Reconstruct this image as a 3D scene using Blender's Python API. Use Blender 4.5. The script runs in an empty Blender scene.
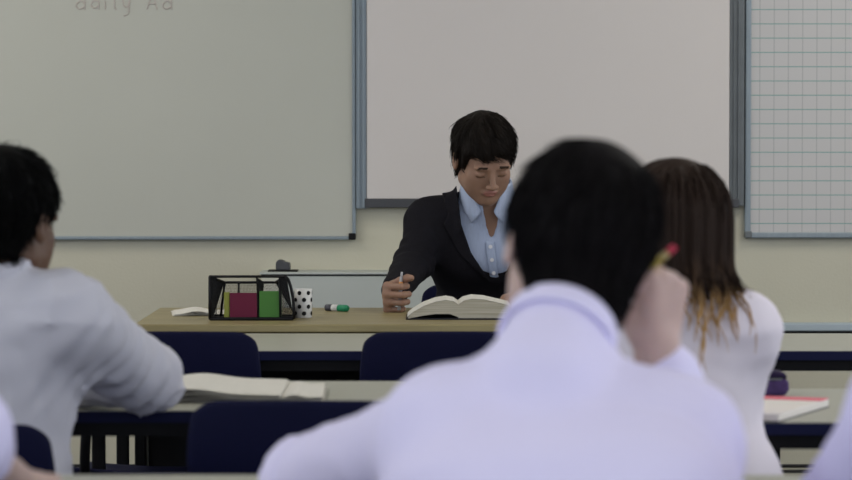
import bpy, bmesh, math, random
import numpy as np
from mathutils import Vector, Matrix, Euler
random.seed(7)
rng = np.random.default_rng(11)
scene = bpy.context.scene
COL = scene.collection
PI = math.pi

# ------------------------------------------------------------------ camera, world, light, exposure
cam_data = bpy.data.cameras.new('camera')
cam = bpy.data.objects.new('camera', cam_data)
COL.objects.link(cam)
FPX = 3040.0
cam_data.sensor_width = 36
cam_data.lens = FPX / 852 * 36
cam.location = (0, 0, 1.18)
cam.rotation_euler = (PI / 2 - math.atan(104 / FPX), 0, 0)
cam_data.dof.use_dof = True
cam_data.dof.focus_distance = 7.8
cam_data.dof.aperture_fstop = 6.6
cam_data.clip_end = 100
scene.camera = cam

world = bpy.data.worlds.new('world')
scene.world = world
world.use_nodes = True
bg = world.node_tree.nodes['Background']
bg.inputs[0].default_value = (0.62, 0.72, 0.9, 1)
bg.inputs[1].default_value = 1.0

scene.view_settings.view_transform = 'Standard'
scene.view_settings.look = 'None'
scene.view_settings.gamma = 1
scene.view_settings.exposure = 0.28


def area(name, loc, rot, sx, sy, power, color):
    l = bpy.data.lights.new(name, 'AREA')
    l.shape = 'RECTANGLE'
    l.size = sx
    l.size_y = sy
    l.energy = power
    l.color = color
    o = bpy.data.objects.new(name, l)
    o.location = loc
    o.rotation_euler = rot
    COL.objects.link(o)
    return o


# lamps added at the unseen left, right and back windows to give daylight
for i, yy in enumerate((1.6, 4.4, 7.2)):
    area('window_daylight', (-3.4, yy, 1.65), (0, -PI / 2, 0), 1.25, 2.0, 15, (0.84, 0.90, 1.0))
    area('window_daylight', (3.4, yy, 1.65), (0, PI / 2, 0), 1.25, 2.0, 17, (0.84, 0.90, 1.0))  # right side added to even the light across the room
area('window_daylight', (0.0, -2.88, 1.75), (PI / 2, 0, 0), 5.0, 1.2, 74, (0.76, 0.82, 1.0))
# unseen ceiling fittings, added to light the room
LIGHTS = [(-1.7, 2.2), (1.7, 2.2), (-1.7, 5.2), (1.7, 5.2), (-1.7, 7.6), (1.7, 7.6)]
LPOW = [11, 11, 9, 9, 13, 13]


# ------------------------------------------------------------------ materials
def mat(name, col, rough=0.6, spec=0.4, metal=0.0, noise=0.0, nscale=8.0, bump=0.0, bscale=60.0, sss=0.0, sheen=0.0,
        stretch=None, col2=None):
    m = bpy.data.materials.new(name)
    m.use_nodes = True
    nt = m.node_tree
    b = nt.nodes['Principled BSDF']
    b.inputs['Base Color'].default_value = (*col, 1)
    b.inputs['Roughness'].default_value = rough
    b.inputs['Specular IOR Level'].default_value = spec
    b.inputs['Metallic'].default_value = metal
    if sss:
        b.inputs['Subsurface Weight'].default_value = sss
        b.inputs['Subsurface Radius'].default_value = (0.02, 0.008, 0.004)
        b.inputs['Subsurface Scale'].default_value = 0.5
    if sheen:
        b.inputs['Sheen Weight'].default_value = sheen
    tc = nt.nodes.new('ShaderNodeTexCoord')
    mp = nt.nodes.new('ShaderNodeMapping')
    nt.links.new(tc.outputs['Object'], mp.inputs[0])
    if stretch:
        mp.inputs['Scale'].default_value = stretch
    if noise or col2:
        n = nt.nodes.new('ShaderNodeTexNoise')
        n.inputs['Scale'].default_value = nscale
        n.inputs['Detail'].default_value = 5
        nt.links.new(mp.outputs[0], n.inputs[0])
        r = nt.nodes.new('ShaderNodeValToRGB')
        r.color_ramp.elements[0].position = 0.3
        r.color_ramp.elements[1].position = 0.7
        c2 = col2 if col2 else tuple(c * (1 - noise) for c in col)
        r.color_ramp.elements[0].color = (*c2, 1)
        r.color_ramp.elements[1].color = (*col, 1)
        nt.links.new(n.outputs[0], r.inputs[0])
        nt.links.new(r.outputs[0], b.inputs['Base Color'])
    if bump:
        n2 = nt.nodes.new('ShaderNodeTexNoise')
        n2.inputs['Scale'].default_value = bscale
        n2.inputs['Detail'].default_value = 3
        nt.links.new(mp.outputs[0], n2.inputs[0])
        bp = nt.nodes.new('ShaderNodeBump')
        bp.inputs['Strength'].default_value = bump
        bp.inputs['Distance'].default_value = 0.004
        nt.links.new(n2.outputs[0], bp.inputs['Height'])
        nt.links.new(bp.outputs[0], b.inputs['Normal'])
    return m


M = {}
M['wall'] = mat('wall_paint', (0.58, 0.555, 0.44), 0.8, 0.2, noise=0.04, nscale=3, bump=0.15, bscale=120)
M['ceiling'] = mat('ceiling_paint', (0.75, 0.74, 0.7), 0.9, 0.1, noise=0.04)
M['floor'] = mat('floor_carpet', (0.09, 0.09, 0.11), 0.95, 0.1, noise=0.3, nscale=60, bump=0.4, bscale=300)
M['board'] = mat('whiteboard_enamel', (0.51, 0.51, 0.44), 0.45, 0.35, noise=0.05, nscale=1.6)
M['screen'] = mat('screen_surface', (0.68, 0.635, 0.60), 0.7, 0.2, noise=0.02, nscale=2)
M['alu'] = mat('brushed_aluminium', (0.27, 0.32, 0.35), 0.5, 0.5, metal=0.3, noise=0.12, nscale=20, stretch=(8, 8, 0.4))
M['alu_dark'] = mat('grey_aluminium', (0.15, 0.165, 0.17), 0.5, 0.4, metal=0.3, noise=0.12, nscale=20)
M['grey_bar'] = mat('dark_grey_plastic', (0.06, 0.062, 0.068), 0.5, 0.4)
M['black'] = mat('black_plastic', (0.006, 0.006, 0.007), 0.55, 0.2)
M['cover'] = mat('heater_paint', (0.52, 0.55, 0.51), 0.6, 0.3, noise=0.04, nscale=4)
M['cream'] = mat('cream_paint', (0.6, 0.59, 0.5), 0.6, 0.3)
M['trunk'] = mat('trunking_plastic', (0.42, 0.49, 0.53), 0.5, 0.3)
M['laminate'] = mat('grey_laminate', (0.385, 0.385, 0.32), 0.38, 0.45, noise=0.06, nscale=40)
M['navy_edge'] = mat('navy_edging', (0.006, 0.008, 0.040), 0.6, 0.15)
M['navy'] = mat('navy_polypropylene', (0.005, 0.006, 0.030), 0.6, 0.12, bump=0.25, bscale=400)
M['tube'] = mat('black_steel_tube', (0.004, 0.004, 0.005), 0.5, 0.15)
M['dark_panel'] = mat('dark_desk_panel', (0.008, 0.008, 0.010), 0.6, 0.2)
M['paper'] = mat('paper', (0.66, 0.64, 0.58), 0.85, 0.15, noise=0.04, nscale=15)
M['pad'] = mat('pad_paper', (0.74, 0.70, 0.66), 0.85, 0.15)
M['pink'] = mat('pink_binding', (0.75, 0.14, 0.2), 0.6, 0.3)
M['purple'] = mat('purple_fabric', (0.085, 0.05, 0.16), 0.8, 0.2, noise=0.3, nscale=60)
M['purple_dark'] = mat('dark_purple_fabric', (0.02, 0.012, 0.045), 0.8, 0.2)
M['magenta'] = mat('magenta_card', (0.125, 0.005, 0.032), 0.5, 0.3)
M['green'] = mat('green_card', (0.06, 0.19, 0.035), 0.5, 0.3)
M['lime'] = mat('lime_card', (0.25, 0.27, 0.05), 0.5, 0.3)
M['china'] = mat('white_card', (0.62, 0.62, 0.6), 0.4, 0.4)
M['cap_green'] = mat('green_cap', (0.01, 0.22, 0.10), 0.4, 0.4)
M['cap_dark'] = mat('dark_cap', (0.06, 0.06, 0.075), 0.4, 0.4)
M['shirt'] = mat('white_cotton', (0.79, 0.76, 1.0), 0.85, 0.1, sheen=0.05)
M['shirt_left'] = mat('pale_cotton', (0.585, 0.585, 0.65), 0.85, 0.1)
M['blouse'] = mat('white_blouse_cotton', (0.76, 0.71, 0.79), 0.85, 0.1)
M['blue_shirt'] = mat('light_blue_cotton', (0.44, 0.51, 0.68), 0.85, 0.1, noise=0.12, nscale=50, stretch=(6, 6, 0.3))
M['jacket'] = mat('black_wool', (0.0125, 0.0115, 0.015), 0.9, 0.12, noise=0.25, nscale=150)
M['trousers'] = mat('black_trousers', (0.010, 0.010, 0.013), 0.9, 0.1)
M['shoe'] = mat('black_leather', (0.008, 0.008, 0.008), 0.3, 0.5)
M['skin_t'] = mat('skin_fair', (0.31, 0.185, 0.13), 0.55, 0.25, noise=0.1, nscale=25, sss=0.15)
M['skin_f'] = mat('skin_pink', (0.56, 0.40, 0.35), 0.5, 0.3, noise=0.12, nscale=25, sss=0.15)
M['skin_l'] = mat('skin_tan', (0.12, 0.062, 0.036), 0.5, 0.3, noise=0.1, nscale=25, sss=0.1)
M['lips'] = mat('lips', (0.29, 0.125, 0.10), 0.4, 0.4)
M['lips_dark'] = mat('lips_deep', (0.13, 0.05, 0.04), 0.4, 0.4)
M['brow'] = mat('eyebrow_hair', (0.035, 0.022, 0.015), 0.8, 0.1)
M['eye_white'] = mat('eye_white', (0.62, 0.60, 0.58), 0.25, 0.5)
M['iris'] = mat('brown_iris', (0.03, 0.016, 0.01), 0.2, 0.5)
M['hair_t'] = mat('dark_brown_hair', (0.012, 0.008, 0.006), 0.6, 0.15, noise=0.4, nscale=40)
M['hair_f'] = mat('black_brown_hair', (0.0085, 0.0072, 0.0078), 0.65, 0.08, noise=0.4, nscale=40)
M['hair_l'] = mat('black_hair', (0.003, 0.003, 0.003), 0.7, 0.06)
M['pencil'] = mat('yellow_paint', (0.40, 0.32, 0.06), 0.4, 0.4)
M['eraser'] = mat('red_rubber', (0.50, 0.05, 0.09), 0.7, 0.2)
M['ferrule'] = mat('ferrule_metal', (0.4, 0.33, 0.15), 0.35, 0.5, metal=0.8)
M['wood_lead'] = mat('sharpened_wood', (0.5, 0.35, 0.2), 0.7, 0.2)
M['pen'] = mat('grey_pen_plastic', (0.35, 0.35, 0.37), 0.35, 0.5)
M['orange'] = mat('orange_plastic', (0.60, 0.26, 0.07), 0.4, 0.4)
M['ink'] = mat('faint_red_ink', (0.50, 0.45, 0.405), 0.6, 0.2)
M['cover_dark'] = mat('book_cloth', (0.012, 0.012, 0.016), 0.6, 0.3)
M['frame_paint'] = mat('window_frame_paint', (0.7, 0.7, 0.7), 0.5, 0.4)
M['watch'] = mat('watch_steel', (0.5, 0.5, 0.52), 0.3, 0.5, metal=0.9)
M['button'] = mat('button', (0.7, 0.7, 0.72), 0.3, 0.5)
M['pipe'] = mat('painted_pipe', (0.33, 0.33, 0.26), 0.5, 0.4)
M['gap'] = mat('dark_gap', (0.03, 0.03, 0.03), 0.8, 0.1)


def wood_mat():
    m = mat('oak_laminate', (0.24, 0.165, 0.075), 0.4, 0.4, bump=0.05, bscale=40, stretch=(0.6, 9, 9))
    nt = m.node_tree
    b = nt.nodes['Principled BSDF']
    mp = [n for n in nt.nodes if n.type == 'MAPPING'][0]
    w = nt.nodes.new('ShaderNodeTexNoise')
    w.inputs['Scale'].default_value = 5
    w.inputs['Detail'].default_value = 6
    nt.links.new(mp.outputs[0], w.inputs[0])
    r = nt.nodes.new('ShaderNodeValToRGB')
    r.color_ramp.elements[0].position = 0.3
    r.color_ramp.elements[0].color = (0.205, 0.165, 0.075, 1)
    r.color_ramp.elements[1].position = 0.7
    r.color_ramp.elements[1].color = (0.315, 0.265, 0.13, 1)
    nt.links.new(w.outputs[0], r.inputs[0])
    nt.links.new(r.outputs[0], b.inputs['Base Color'])
    return m


M['wood'] = wood_mat()


def page_mat():
    m = mat('page_block', (0.55, 0.52, 0.44), 0.9, 0.1)
    nt = m.node_tree
    b = nt.nodes['Principled BSDF']
    tc = nt.nodes.new('ShaderNodeTexCoord')
    mp = nt.nodes.new('ShaderNodeMapping')
    mp.inputs['Scale'].default_value = (4, 1, 500)
    nt.links.new(tc.outputs['Object'], mp.inputs[0])
    w = nt.nodes.new('ShaderNodeTexNoise')
    w.inputs['Scale'].default_value = 1
    nt.links.new(mp.outputs[0], w.inputs[0])
    r = nt.nodes.new('ShaderNodeValToRGB')
    r.color_ramp.elements[0].position = 0.35
    r.color_ramp.elements[0].color = (0.36, 0.34, 0.27, 1)
    r.color_ramp.elements[1].position = 0.65
    r.color_ramp.elements[1].color = (0.52, 0.49, 0.41, 1)
    nt.links.new(w.outputs[0], r.inputs[0])
    nt.links.new(r.outputs[0], b.inputs['Base Color'])
    return m


M['pages'] = page_mat()


def emit_mat(name, col, s):
    m = bpy.data.materials.new(name)
    m.use_nodes = True
    nt = m.node_tree
    b = nt.nodes['Principled BSDF']
    b.inputs['Base Color'].default_value = (0.8, 0.8, 0.8, 1)
    b.inputs['Emission Color'].default_value = (*col, 1)
    b.inputs['Emission Strength'].default_value = s
    return m


M['diffuser'] = emit_mat('lit_diffuser', (1.0, 0.95, 0.85), 1.5)
M['pane'] = mat('window_glass', (0.9, 0.95, 1.0), 0.02, 0.5)
M['pane'].node_tree.nodes['Principled BSDF'].inputs['Transmission Weight'].default_value = 1.0


def girl_hair_mat():
    m = mat('brown_hair_gold_ends', (0.03, 0.018, 0.012), 0.6, 0.12)
    nt = m.node_tree
    b = nt.nodes['Principled BSDF']
    a = nt.nodes.new('ShaderNodeAttribute')
    a.attribute_name = 'tip'
    r = nt.nodes.new('ShaderNodeValToRGB')
    r.color_ramp.elements[0].position = 0.0
    r.color_ramp.elements[0].color = (0.026, 0.0155, 0.011, 1)
    r.color_ramp.elements[1].position = 1.0
    r.color_ramp.elements[1].color = (0.50, 0.30, 0.12, 1)
    e = r.color_ramp.elements.new(0.5)
    e.color = (0.075, 0.043, 0.024, 1)
    nt.links.new(a.outputs['Fac'], r.inputs[0])
    nt.links.new(r.outputs[0], b.inputs['Base Color'])
    return m


M['hair_g'] = girl_hair_mat()


# ------------------------------------------------------------------ object helpers
def link_mesh(name, me, m, parent=None, loc=None):
    o = bpy.data.objects.new(name, me)
    COL.objects.link(o)
    for mm in (m if isinstance(m, (list, tuple)) else [m]):
        me.materials.append(mm)
    if parent is not None:
        o.parent = parent
    if loc is not None:
        o.location = loc
    return o


def obj(name, bm, m, parent=None, smooth=False, loc=None):
    me = bpy.data.meshes.new(name)
    bmesh.ops.recalc_face_normals(bm, faces=bm.faces)
    bm.to_mesh(me)
    bm.free()
    if smooth:
        for p in me.polygons:
            p.use_smooth = True
    return link_mesh(name, me, m, parent, loc)


def soften(o, w=0.003, seg=2, angle=30):
    b = o.modifiers.new('bevel', 'BEVEL')
    b.width = w
    b.segments = seg
    b.limit_method = 'ANGLE'
    b.angle_limit = math.radians(angle)
    return o


def box(bm, x0, x1, y0, y1, z0, z1, rot=None):
    vs = [bm.verts.new((x, y, z)) for x in (x0, x1) for y in (y0, y1) for z in (z0, z1)]
    for f in ((0, 1, 3, 2), (4, 6, 7, 5), (0, 4, 5, 1), (2, 3, 7, 6), (0, 2, 6, 4), (1, 5, 7, 3)):
        bm.faces.new([vs[i] for i in f])
    if rot is not None:
        bmesh.ops.transform(bm, matrix=rot, verts=vs)
    return vs


def tube(bm, pts, r, n=10, caps=True):
    pts = [Vector(p) for p in pts]
    rs = r if isinstance(r, (list, tuple)) else [r] * len(pts)
    rings = []
    up = None
    for i, p in enumerate(pts):
        t = (pts[min(i + 1, len(pts) - 1)] - pts[max(i - 1, 0)]).normalized()
        if up is None:
            up = t.orthogonal().normalized()
        else:
            up = (up - t * up.dot(t)).normalized()
        s = t.cross(up)
        rings.append([bm.verts.new(p + (up * math.cos(2 * PI * k / n) + s * math.sin(2 * PI * k / n)) * rs[i])
                      for k in range(n)])
    for a, b in zip(rings, rings[1:]):
        for k in range(n):
            bm.faces.new((a[k], a[(k + 1) % n], b[(k + 1) % n], b[k]))
    if caps:
        bm.faces.new(rings[0][::-1])
        bm.faces.new(rings[-1])


def bend(pts, r=0.04, n=5):
    """polyline with its corners rounded"""
    pts = [Vector(p) for p in pts]
    out = [pts[0]]
    for a, b, c in zip(pts, pts[1:], pts[2:]):
        ra = min(r, (a - b).length * 0.45, (c - b).length * 0.45)
        p0 = b + (a - b).normalized() * ra
        p2 = b + (c - b).normalized() * ra
        for k in range(n + 1):
            t = k / n
            out.append(p0 * (1 - t) ** 2 + b * 2 * t * (1 - t) + p2 * t * t)
    out.append(pts[-1])
    return out


def prism(bm, pts2, y0, y1, axis='y'):
    """polygon in XZ (axis y) or XY (axis z) extruded between y0 and y1"""
    if axis == 'y':
        a = [bm.verts.new((x, y0, z)) for x, z in pts2]
        b = [bm.verts.new((x, y1, z)) for x, z in pts2]
    else:
        a = [bm.verts.new((x, z, y0)) for x, z in pts2]
        b = [bm.verts.new((x, z, y1)) for x, z in pts2]
    n = len(pts2)
    bm.faces.new(a)
    bm.faces.new(b[::-1])
    for i in range(n):
        bm.faces.new((a[i], b[i], b[(i + 1) % n], a[(i + 1) % n]))


def thing(name, label, cat, loc=(0, 0, 0), rz=0, group=None):
    o = bpy.data.objects.new(name, None)
    o.empty_display_size = 0.1
    COL.objects.link(o)
    o.location = loc
    o.rotation_euler = (0, 0, rz)
    o['label'] = label
    o['category'] = cat
    if group:
        o['group'] = group
    return o


def tag(o, label, cat, group=None):
    o['label'] = label
    o['category'] = cat
    if group:
        o['group'] = group
    return o


def struct(o):
    o['kind'] = 'structure'
    return o


def dup(root, loc, rz, label, group=None):
    r = root.copy()
    COL.objects.link(r)
    r.location = loc
    r.rotation_euler = (0, 0, rz)
    r['label'] = label
    if group:
        r['group'] = group
    for ch in list(root.children):
        c = ch.copy()
        COL.objects.link(c)
        c.parent = r
        for g in ch.children:
            d = g.copy()
            COL.objects.link(d)
            d.parent = c
    return r


def simple(name, m, *boxes, parent=None, bev=0.0, loc=None):
    bm = bmesh.new()
    for b in boxes:
        box(bm, *b)
    o = obj(name, bm, m, parent, loc=loc)
    if bev:
        soften(o, bev)
    return o


# ------------------------------------------------------------------ the room
XL, XR, YB, YF, ZC = -3.5, 3.5, -3.0, 9.2, 2.75
struct(simple('floor', M['floor'], (XL - .1, XR + .1, YB - .1, YF + .1, -0.1, 0)))
struct(simple('ceiling', M['ceiling'], (XL - .1, XR + .1, YB - .1, YF + .1, ZC, ZC + 0.1)))
struct(simple('wall_front', M['wall'], (XL - .1, XR + .1, YF, YF + .1, 0, ZC)))
win = (1.6, 4.4, 7.2)
parts = [(XL - .1, XL, YB, YF, 0, 1.0), (XL - .1, XL, YB, YF, 2.3, ZC)]
ys = [YB] + [v for w in win for v in (w - 1.05, w + 1.05)] + [YF]
for a, b in zip(ys[0::2], ys[1::2]):
    parts.append((XL - .1, XL, a, b, 1.0, 2.3))
struct(simple('wall_left', M['wall'], *parts))
struct(simple('wall_right', M['wall'], *[(XR, XR + .1, *p[2:]) for p in parts]))
struct(simple('wall_back', M['wall'], (XL, XR, YB - .1, YB, 0, 1.1), (XL, XR, YB - .1, YB, 2.4, ZC),
              (XL, -2.6, YB - .1, YB, 1.1, 2.4), (2.6, XR, YB - .1, YB, 1.1, 2.4)))
for i, (w, x_) in enumerate([(w, XL) for w in win] + [(w, XR + .11) for w in win]):  # side windows out of view, added to go with the daylight lamps
    f = struct(simple('window_%d' % (i + 1), M['frame_paint'],
                      (x_ - .09, x_ - .02, w - 1.05, w + 1.05, 1.0, 1.06), (x_ - .09, x_ - .02, w - 1.05, w + 1.05, 2.24, 2.3),
                      (x_ - .09, x_ - .02, w - 1.05, w - .99, 1.06, 2.24), (x_ - .09, x_ - .02, w + .99, w + 1.05, 1.06, 2.24),
                      (x_ - .08, x_ - .03, w - .03, w + .03, 1.06, 2.24)))
    simple('pane', M['pane'], (x_ - .06, x_ - .055, w - .99, w - .03, 1.06, 2.24),
           (x_ - .06, x_ - .055, w + .03, w + .99, 1.06, 2.24), parent=f)
f = struct(simple('window_7', M['frame_paint'], (-2.6, 2.6, YB - .09, YB - .02, 1.1, 1.16),  # unseen back window, added for light from behind the camera
                  (-2.6, 2.6, YB - .09, YB - .02, 2.34, 2.4), (-2.6, -2.54, YB - .09, YB - .02, 1.16, 2.34),
                  (2.54, 2.6, YB - .09, YB - .02, 1.16, 2.34), (-.03, .03, YB - .08, YB - .03, 1.16, 2.34)))
simple('pane', M['pane'], (-2.54, -.03, YB - .06, YB - .055, 1.16, 2.34), (.03, 2.54, YB - .06, YB - .055, 1.16, 2.34),
       parent=f)
# skirting and the surface trunking under the gridded board
struct(simple('baseboard_front', M['wall'], (XL, XR, YF - .016, YF, 0, 0.12), bev=.004))
struct(simple('trim_1', M['trunk'], (0.80, XR, YF - .05, YF, 0.592, 0.616), bev=.004))
bm = bmesh.new()
for zz in (0.165, 0.182):
    tube(bm, [(-2.8, YF - .03, zz), (3.2, YF - .03, zz)], 0.0055, 8)
struct(obj('trim_2', bm, M['gap'], smooth=True))
struct(simple('trim_3', M['gap'], (0.80, XR, YF - .035, YF, 0.582, 0.592)))

for i, ((lx, ly), pw) in enumerate(zip(LIGHTS, LPOW)):  # no fitting is in view; each is added with its lamp
    side = 'left' if lx < 0 else 'right'
    row = ('nearest the back windows', 'over the middle of the room', 'nearest the whiteboards')[i // 2]
    t = thing('ceiling_light', 'long fluorescent ceiling light on the %s, %s' % (side, row), 'ceiling light', (lx, ly, ZC),
              0, 'fluorescent ceiling lights')
    simple('housing', M['frame_paint'], (-.16, .16, -.65, .65, -.05, 0), parent=t, bev=.006)
    simple('diffuser', M['diffuser'], (-.14, .14, -.62, .62, -.065, -.05), parent=t, bev=.006)
    a = area('lamp_light', (lx, ly, ZC - .08), (0, 0, 0), .28, 1.24, pw, (1.0, 0.93, 0.82))

# ------------------------------------------------------------------ boards on the front wall
S = FPX / YF


def wx(px):
    return (px - 426) / S


def wz(py):
    return 1.18 - (py - 136) / S


# left whiteboard
def whiteboard(x0, x1, z0, z1, label, fr, fw):
    t = thing('whiteboard', label, 'whiteboard', ((x0 + x1) / 2, YF, z0))
    w = (x1 - x0) / 2
    h = z1 - z0
    simple('writing_surface', M['board'], (-w + fw, w - fw, -.022, -.004, fw, h - fw), parent=t)
    fr_ = simple('frame', fr, (-w + .012, w - .012, -.028, 0, 0, fw), (-w + .012, w - .012, -.028, 0, h - fw, h),
                 (-w, -w + fw, -.028, 0, 0.012, h - .012), (w - fw, w, -.028, 0, 0.012, h - .012), parent=t, bev=.003)
    return t, w, h


t, w, h = whiteboard(wx(-190), wx(356), wz(239.5), wz(239.5) + 1.25,
                     'large white marker board with faint red writing, left of the screen', M['alu'], 0.011)
for sx in (-1, 1):
    for zz in (0, h - .02):
        simple('corner_cap', M['black'], (min(sx * w, sx * (w - .022)), max(sx * w, sx * (w - .022)), -.031, 0, zz, zz + .02),
               parent=t, bev=.003)
# the faint handwriting near its top: strokes of dried marker
bm = bmesh.new()


def stroke(pts, x0, z0, sc):
    p = [(x0 + a * sc, -.0228, z0 + b * sc) for a, b in pts]
    q = bend(p, 0.012, 3)
    tube(bm, q, 0.0022, 5)


bx_ = wx(78) - t.location.x
bz_ = wz(10) - t.location.z
k = 0.028
glyphs = [  # faint lower-case letters, partly wiped:  d a i l y   A d
    [[(0.9, 0.6), (0.5, 1.0), (0.0, 0.6), (0.0, 0.2), (0.4, 0.0), (0.9, 0.3)], [(0.95, 1.9), (0.9, 0.0)]],
    [[(0.9, 0.8), (0.4, 1.0), (0.0, 0.5), (0.4, 0.0), (0.9, 0.4)], [(0.9, 0.95), (0.9, 0.0)]],
    [[(0.1, 0.9), (0.1, 0.0)], [(0.1, 1.4), (0.12, 1.5)]],
    [[(0.1, 1.9), (0.1, 0.1), (0.3, 0.0)]],
    [[(0.0, 1.0), (0.1, 0.3), (0.5, 0.2), (0.7, 0.9)], [(0.75, 1.0), (0.6, -0.5), (0.1, -0.7)]],
    [[(0.0, 0.0), (0.6, 1.7), (1.1, 0.0)], [(0.2, 0.6), (0.9, 0.6)]],
    [[(0.9, 0.6), (0.5, 1.0), (0.0, 0.6), (0.0, 0.2), (0.4, 0.0), (0.9, 0.3)], [(0.95, 1.9), (0.9, 0.0)]],
]
xs = [0, 1.5, 3.0, 4.0, 5.0, 7.6, 9.3]
for g, xx in zip(glyphs, xs):
    for st in g:
        stroke(st, bx_ + xx * k, bz_, k)
obj('faint_writing', bm, M['ink'], t)

# interactive screen with side rails
sx0, sx1, sz0 = wx(367), wx(728), wz(198.5)
t = thing('projection_screen', 'wide plain projection screen with grey side rails behind the seated teacher', 'screen',
          ((sx0 + sx1) / 2, YF, sz0))
w = (sx1 - sx0) / 2
HS = 1.15
simple('screen_panel', M['screen'], (-w, w, -.035, -.005, 0, HS), parent=t, bev=.002)
simple('bottom_bar', M['grey_bar'], (-w - .006, w + .030, -.042, -.004, -.027, 0), parent=t, bev=.003)
bm = bmesh.new()
box(bm, -w - .032, -w - .001, -.034, 0, -.029, HS)
box(bm, -w - .026, -w - .022, -.040, -.034, -.029, HS)
box(bm, -w - .012, -w - .007, -.040, -.034, -.029, HS)
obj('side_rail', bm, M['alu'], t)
bm = bmesh.new()
box(bm, w + .001, w + .045, -.034, 0, -.02, HS)
box(bm, w + .012, w + .015, -.040, -.034, -.02, HS)
box(bm, w + .026, w + .030, -.040, -.034, -.02, HS)
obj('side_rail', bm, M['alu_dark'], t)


# gridded board at the right
def grid_mat():
    m = mat('gridded_enamel', (0.56, 0.55, 0.54), 0.5, 0.3)
    nt = m.node_tree
    b = nt.nodes['Principled BSDF']
    tc = nt.nodes.new('ShaderNodeTexCoord')
    sp = nt.nodes.new('ShaderNodeSeparateXYZ')
    nt.links.new(tc.outputs['Object'], sp.inputs[0])

    def line(out, step, wd):
        a = nt.nodes.new('ShaderNodeMath'); a.operation = 'DIVIDE'; a.inputs[1].default_value = step
        f = nt.nodes.new('ShaderNodeMath'); f.operation = 'FRACT'
        c = nt.nodes.new('ShaderNodeMath'); c.operation = 'LESS_THAN'; c.inputs[1].default_value = wd / step
        nt.links.new(out, a.inputs[0]); nt.links.new(a.outputs[0], f.inputs[0]); nt.links.new(f.outputs[0], c.inputs[0])
        return c.outputs[0]
    hz = line(sp.outputs[2], 0.0430, 0.0030)
    vt = line(sp.outputs[0], 0.0430, 0.0026)
    m1 = nt.nodes.new('ShaderNodeMixRGB')
    m1.inputs[1].default_value = (0.555, 0.54, 0.525, 1)
    m1.inputs[2].default_value = (0.40, 0.40, 0.39, 1)
    nt.links.new(vt, m1.inputs[0])
    m2 = nt.nodes.new('ShaderNodeMixRGB')
    m2.inputs[2].default_value = (0.22, 0.37, 0.34, 1)
    nt.links.new(m1.outputs[0], m2.inputs[1])
    nt.links.new(hz, m2.inputs[0])
    nt.links.new(m2.outputs[0], b.inputs['Base Color'])
    return m


M['grid'] = grid_mat()
gx0, gx1, gz0 = wx(744), wx(744) + 1.2, wz(238)
t = thing('gridded_whiteboard', 'whiteboard printed with a square grid, at the right of the screen', 'whiteboard',
          (gx0, YF, gz0))
HG = 1.25
WG = 1.2
simple('writing_surface', M['grid'], (.016, WG - .016, -.02, -.004, .016, HG - .016), parent=t)
simple('frame', M['alu'], (.012, WG - .012, -.028, 0, 0, .018), (.012, WG - .012, -.028, 0, HG - .018, HG),
       (0, .018, -.028, 0, .012, HG - .012), (WG - .018, WG, -.028, 0, .012, HG - .012), parent=t, bev=.004)
for xx in (0, WG - .022):
    for zz in (0, HG - .022):
        simple('corner_cap', M['alu_dark'], (xx, xx + .022, -.031, 0, zz, zz + .022), parent=t, bev=.004)

# boxed-in heater behind the desk, with the black duster on it
t = thing('heater_cover', 'pale blue-grey boxed heater cover along the wall behind the desk', 'heater cover', (-0.49, YF, 0))
simple('casing', M['cover'], (0.07, 1.25, -.17, 0, .08, .764), parent=t, bev=.004)
simple('end_panel', M['cream'], (0.0, 0.07, -.17, 0, .08, .764), parent=t, bev=.004)
simple('top_shelf', M['cover'], (-.004, 1.27, -.176, 0, .769, .775), parent=t, bev=.001)
simple('shadow_gap', M['gap'], (0.0, 1.25, -.168, 0, .764, .769), parent=t)
simple('plinth', M['cream'], (0.02, 1.23, -.15, 0, 0, .08), parent=t)
t = thing('board_eraser', 'small black board eraser on a flat tray, on top of the heater cover', 'board eraser', (-.428, 9.1, .775))
simple('tray', M['black'], (-.045, .045, -.04, .04, 0, .004), parent=t, bev=.002)
bm = bmesh.new()
prism(bm, [(-.021, .004), (.022, .004), (.021, .026), (.008, .028), (-.004, .035), (-.016, .034), (-.021, .026)], -.03, .03)
soften(obj('eraser_block', bm, M['grey_bar'], t), .004, 3)


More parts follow.
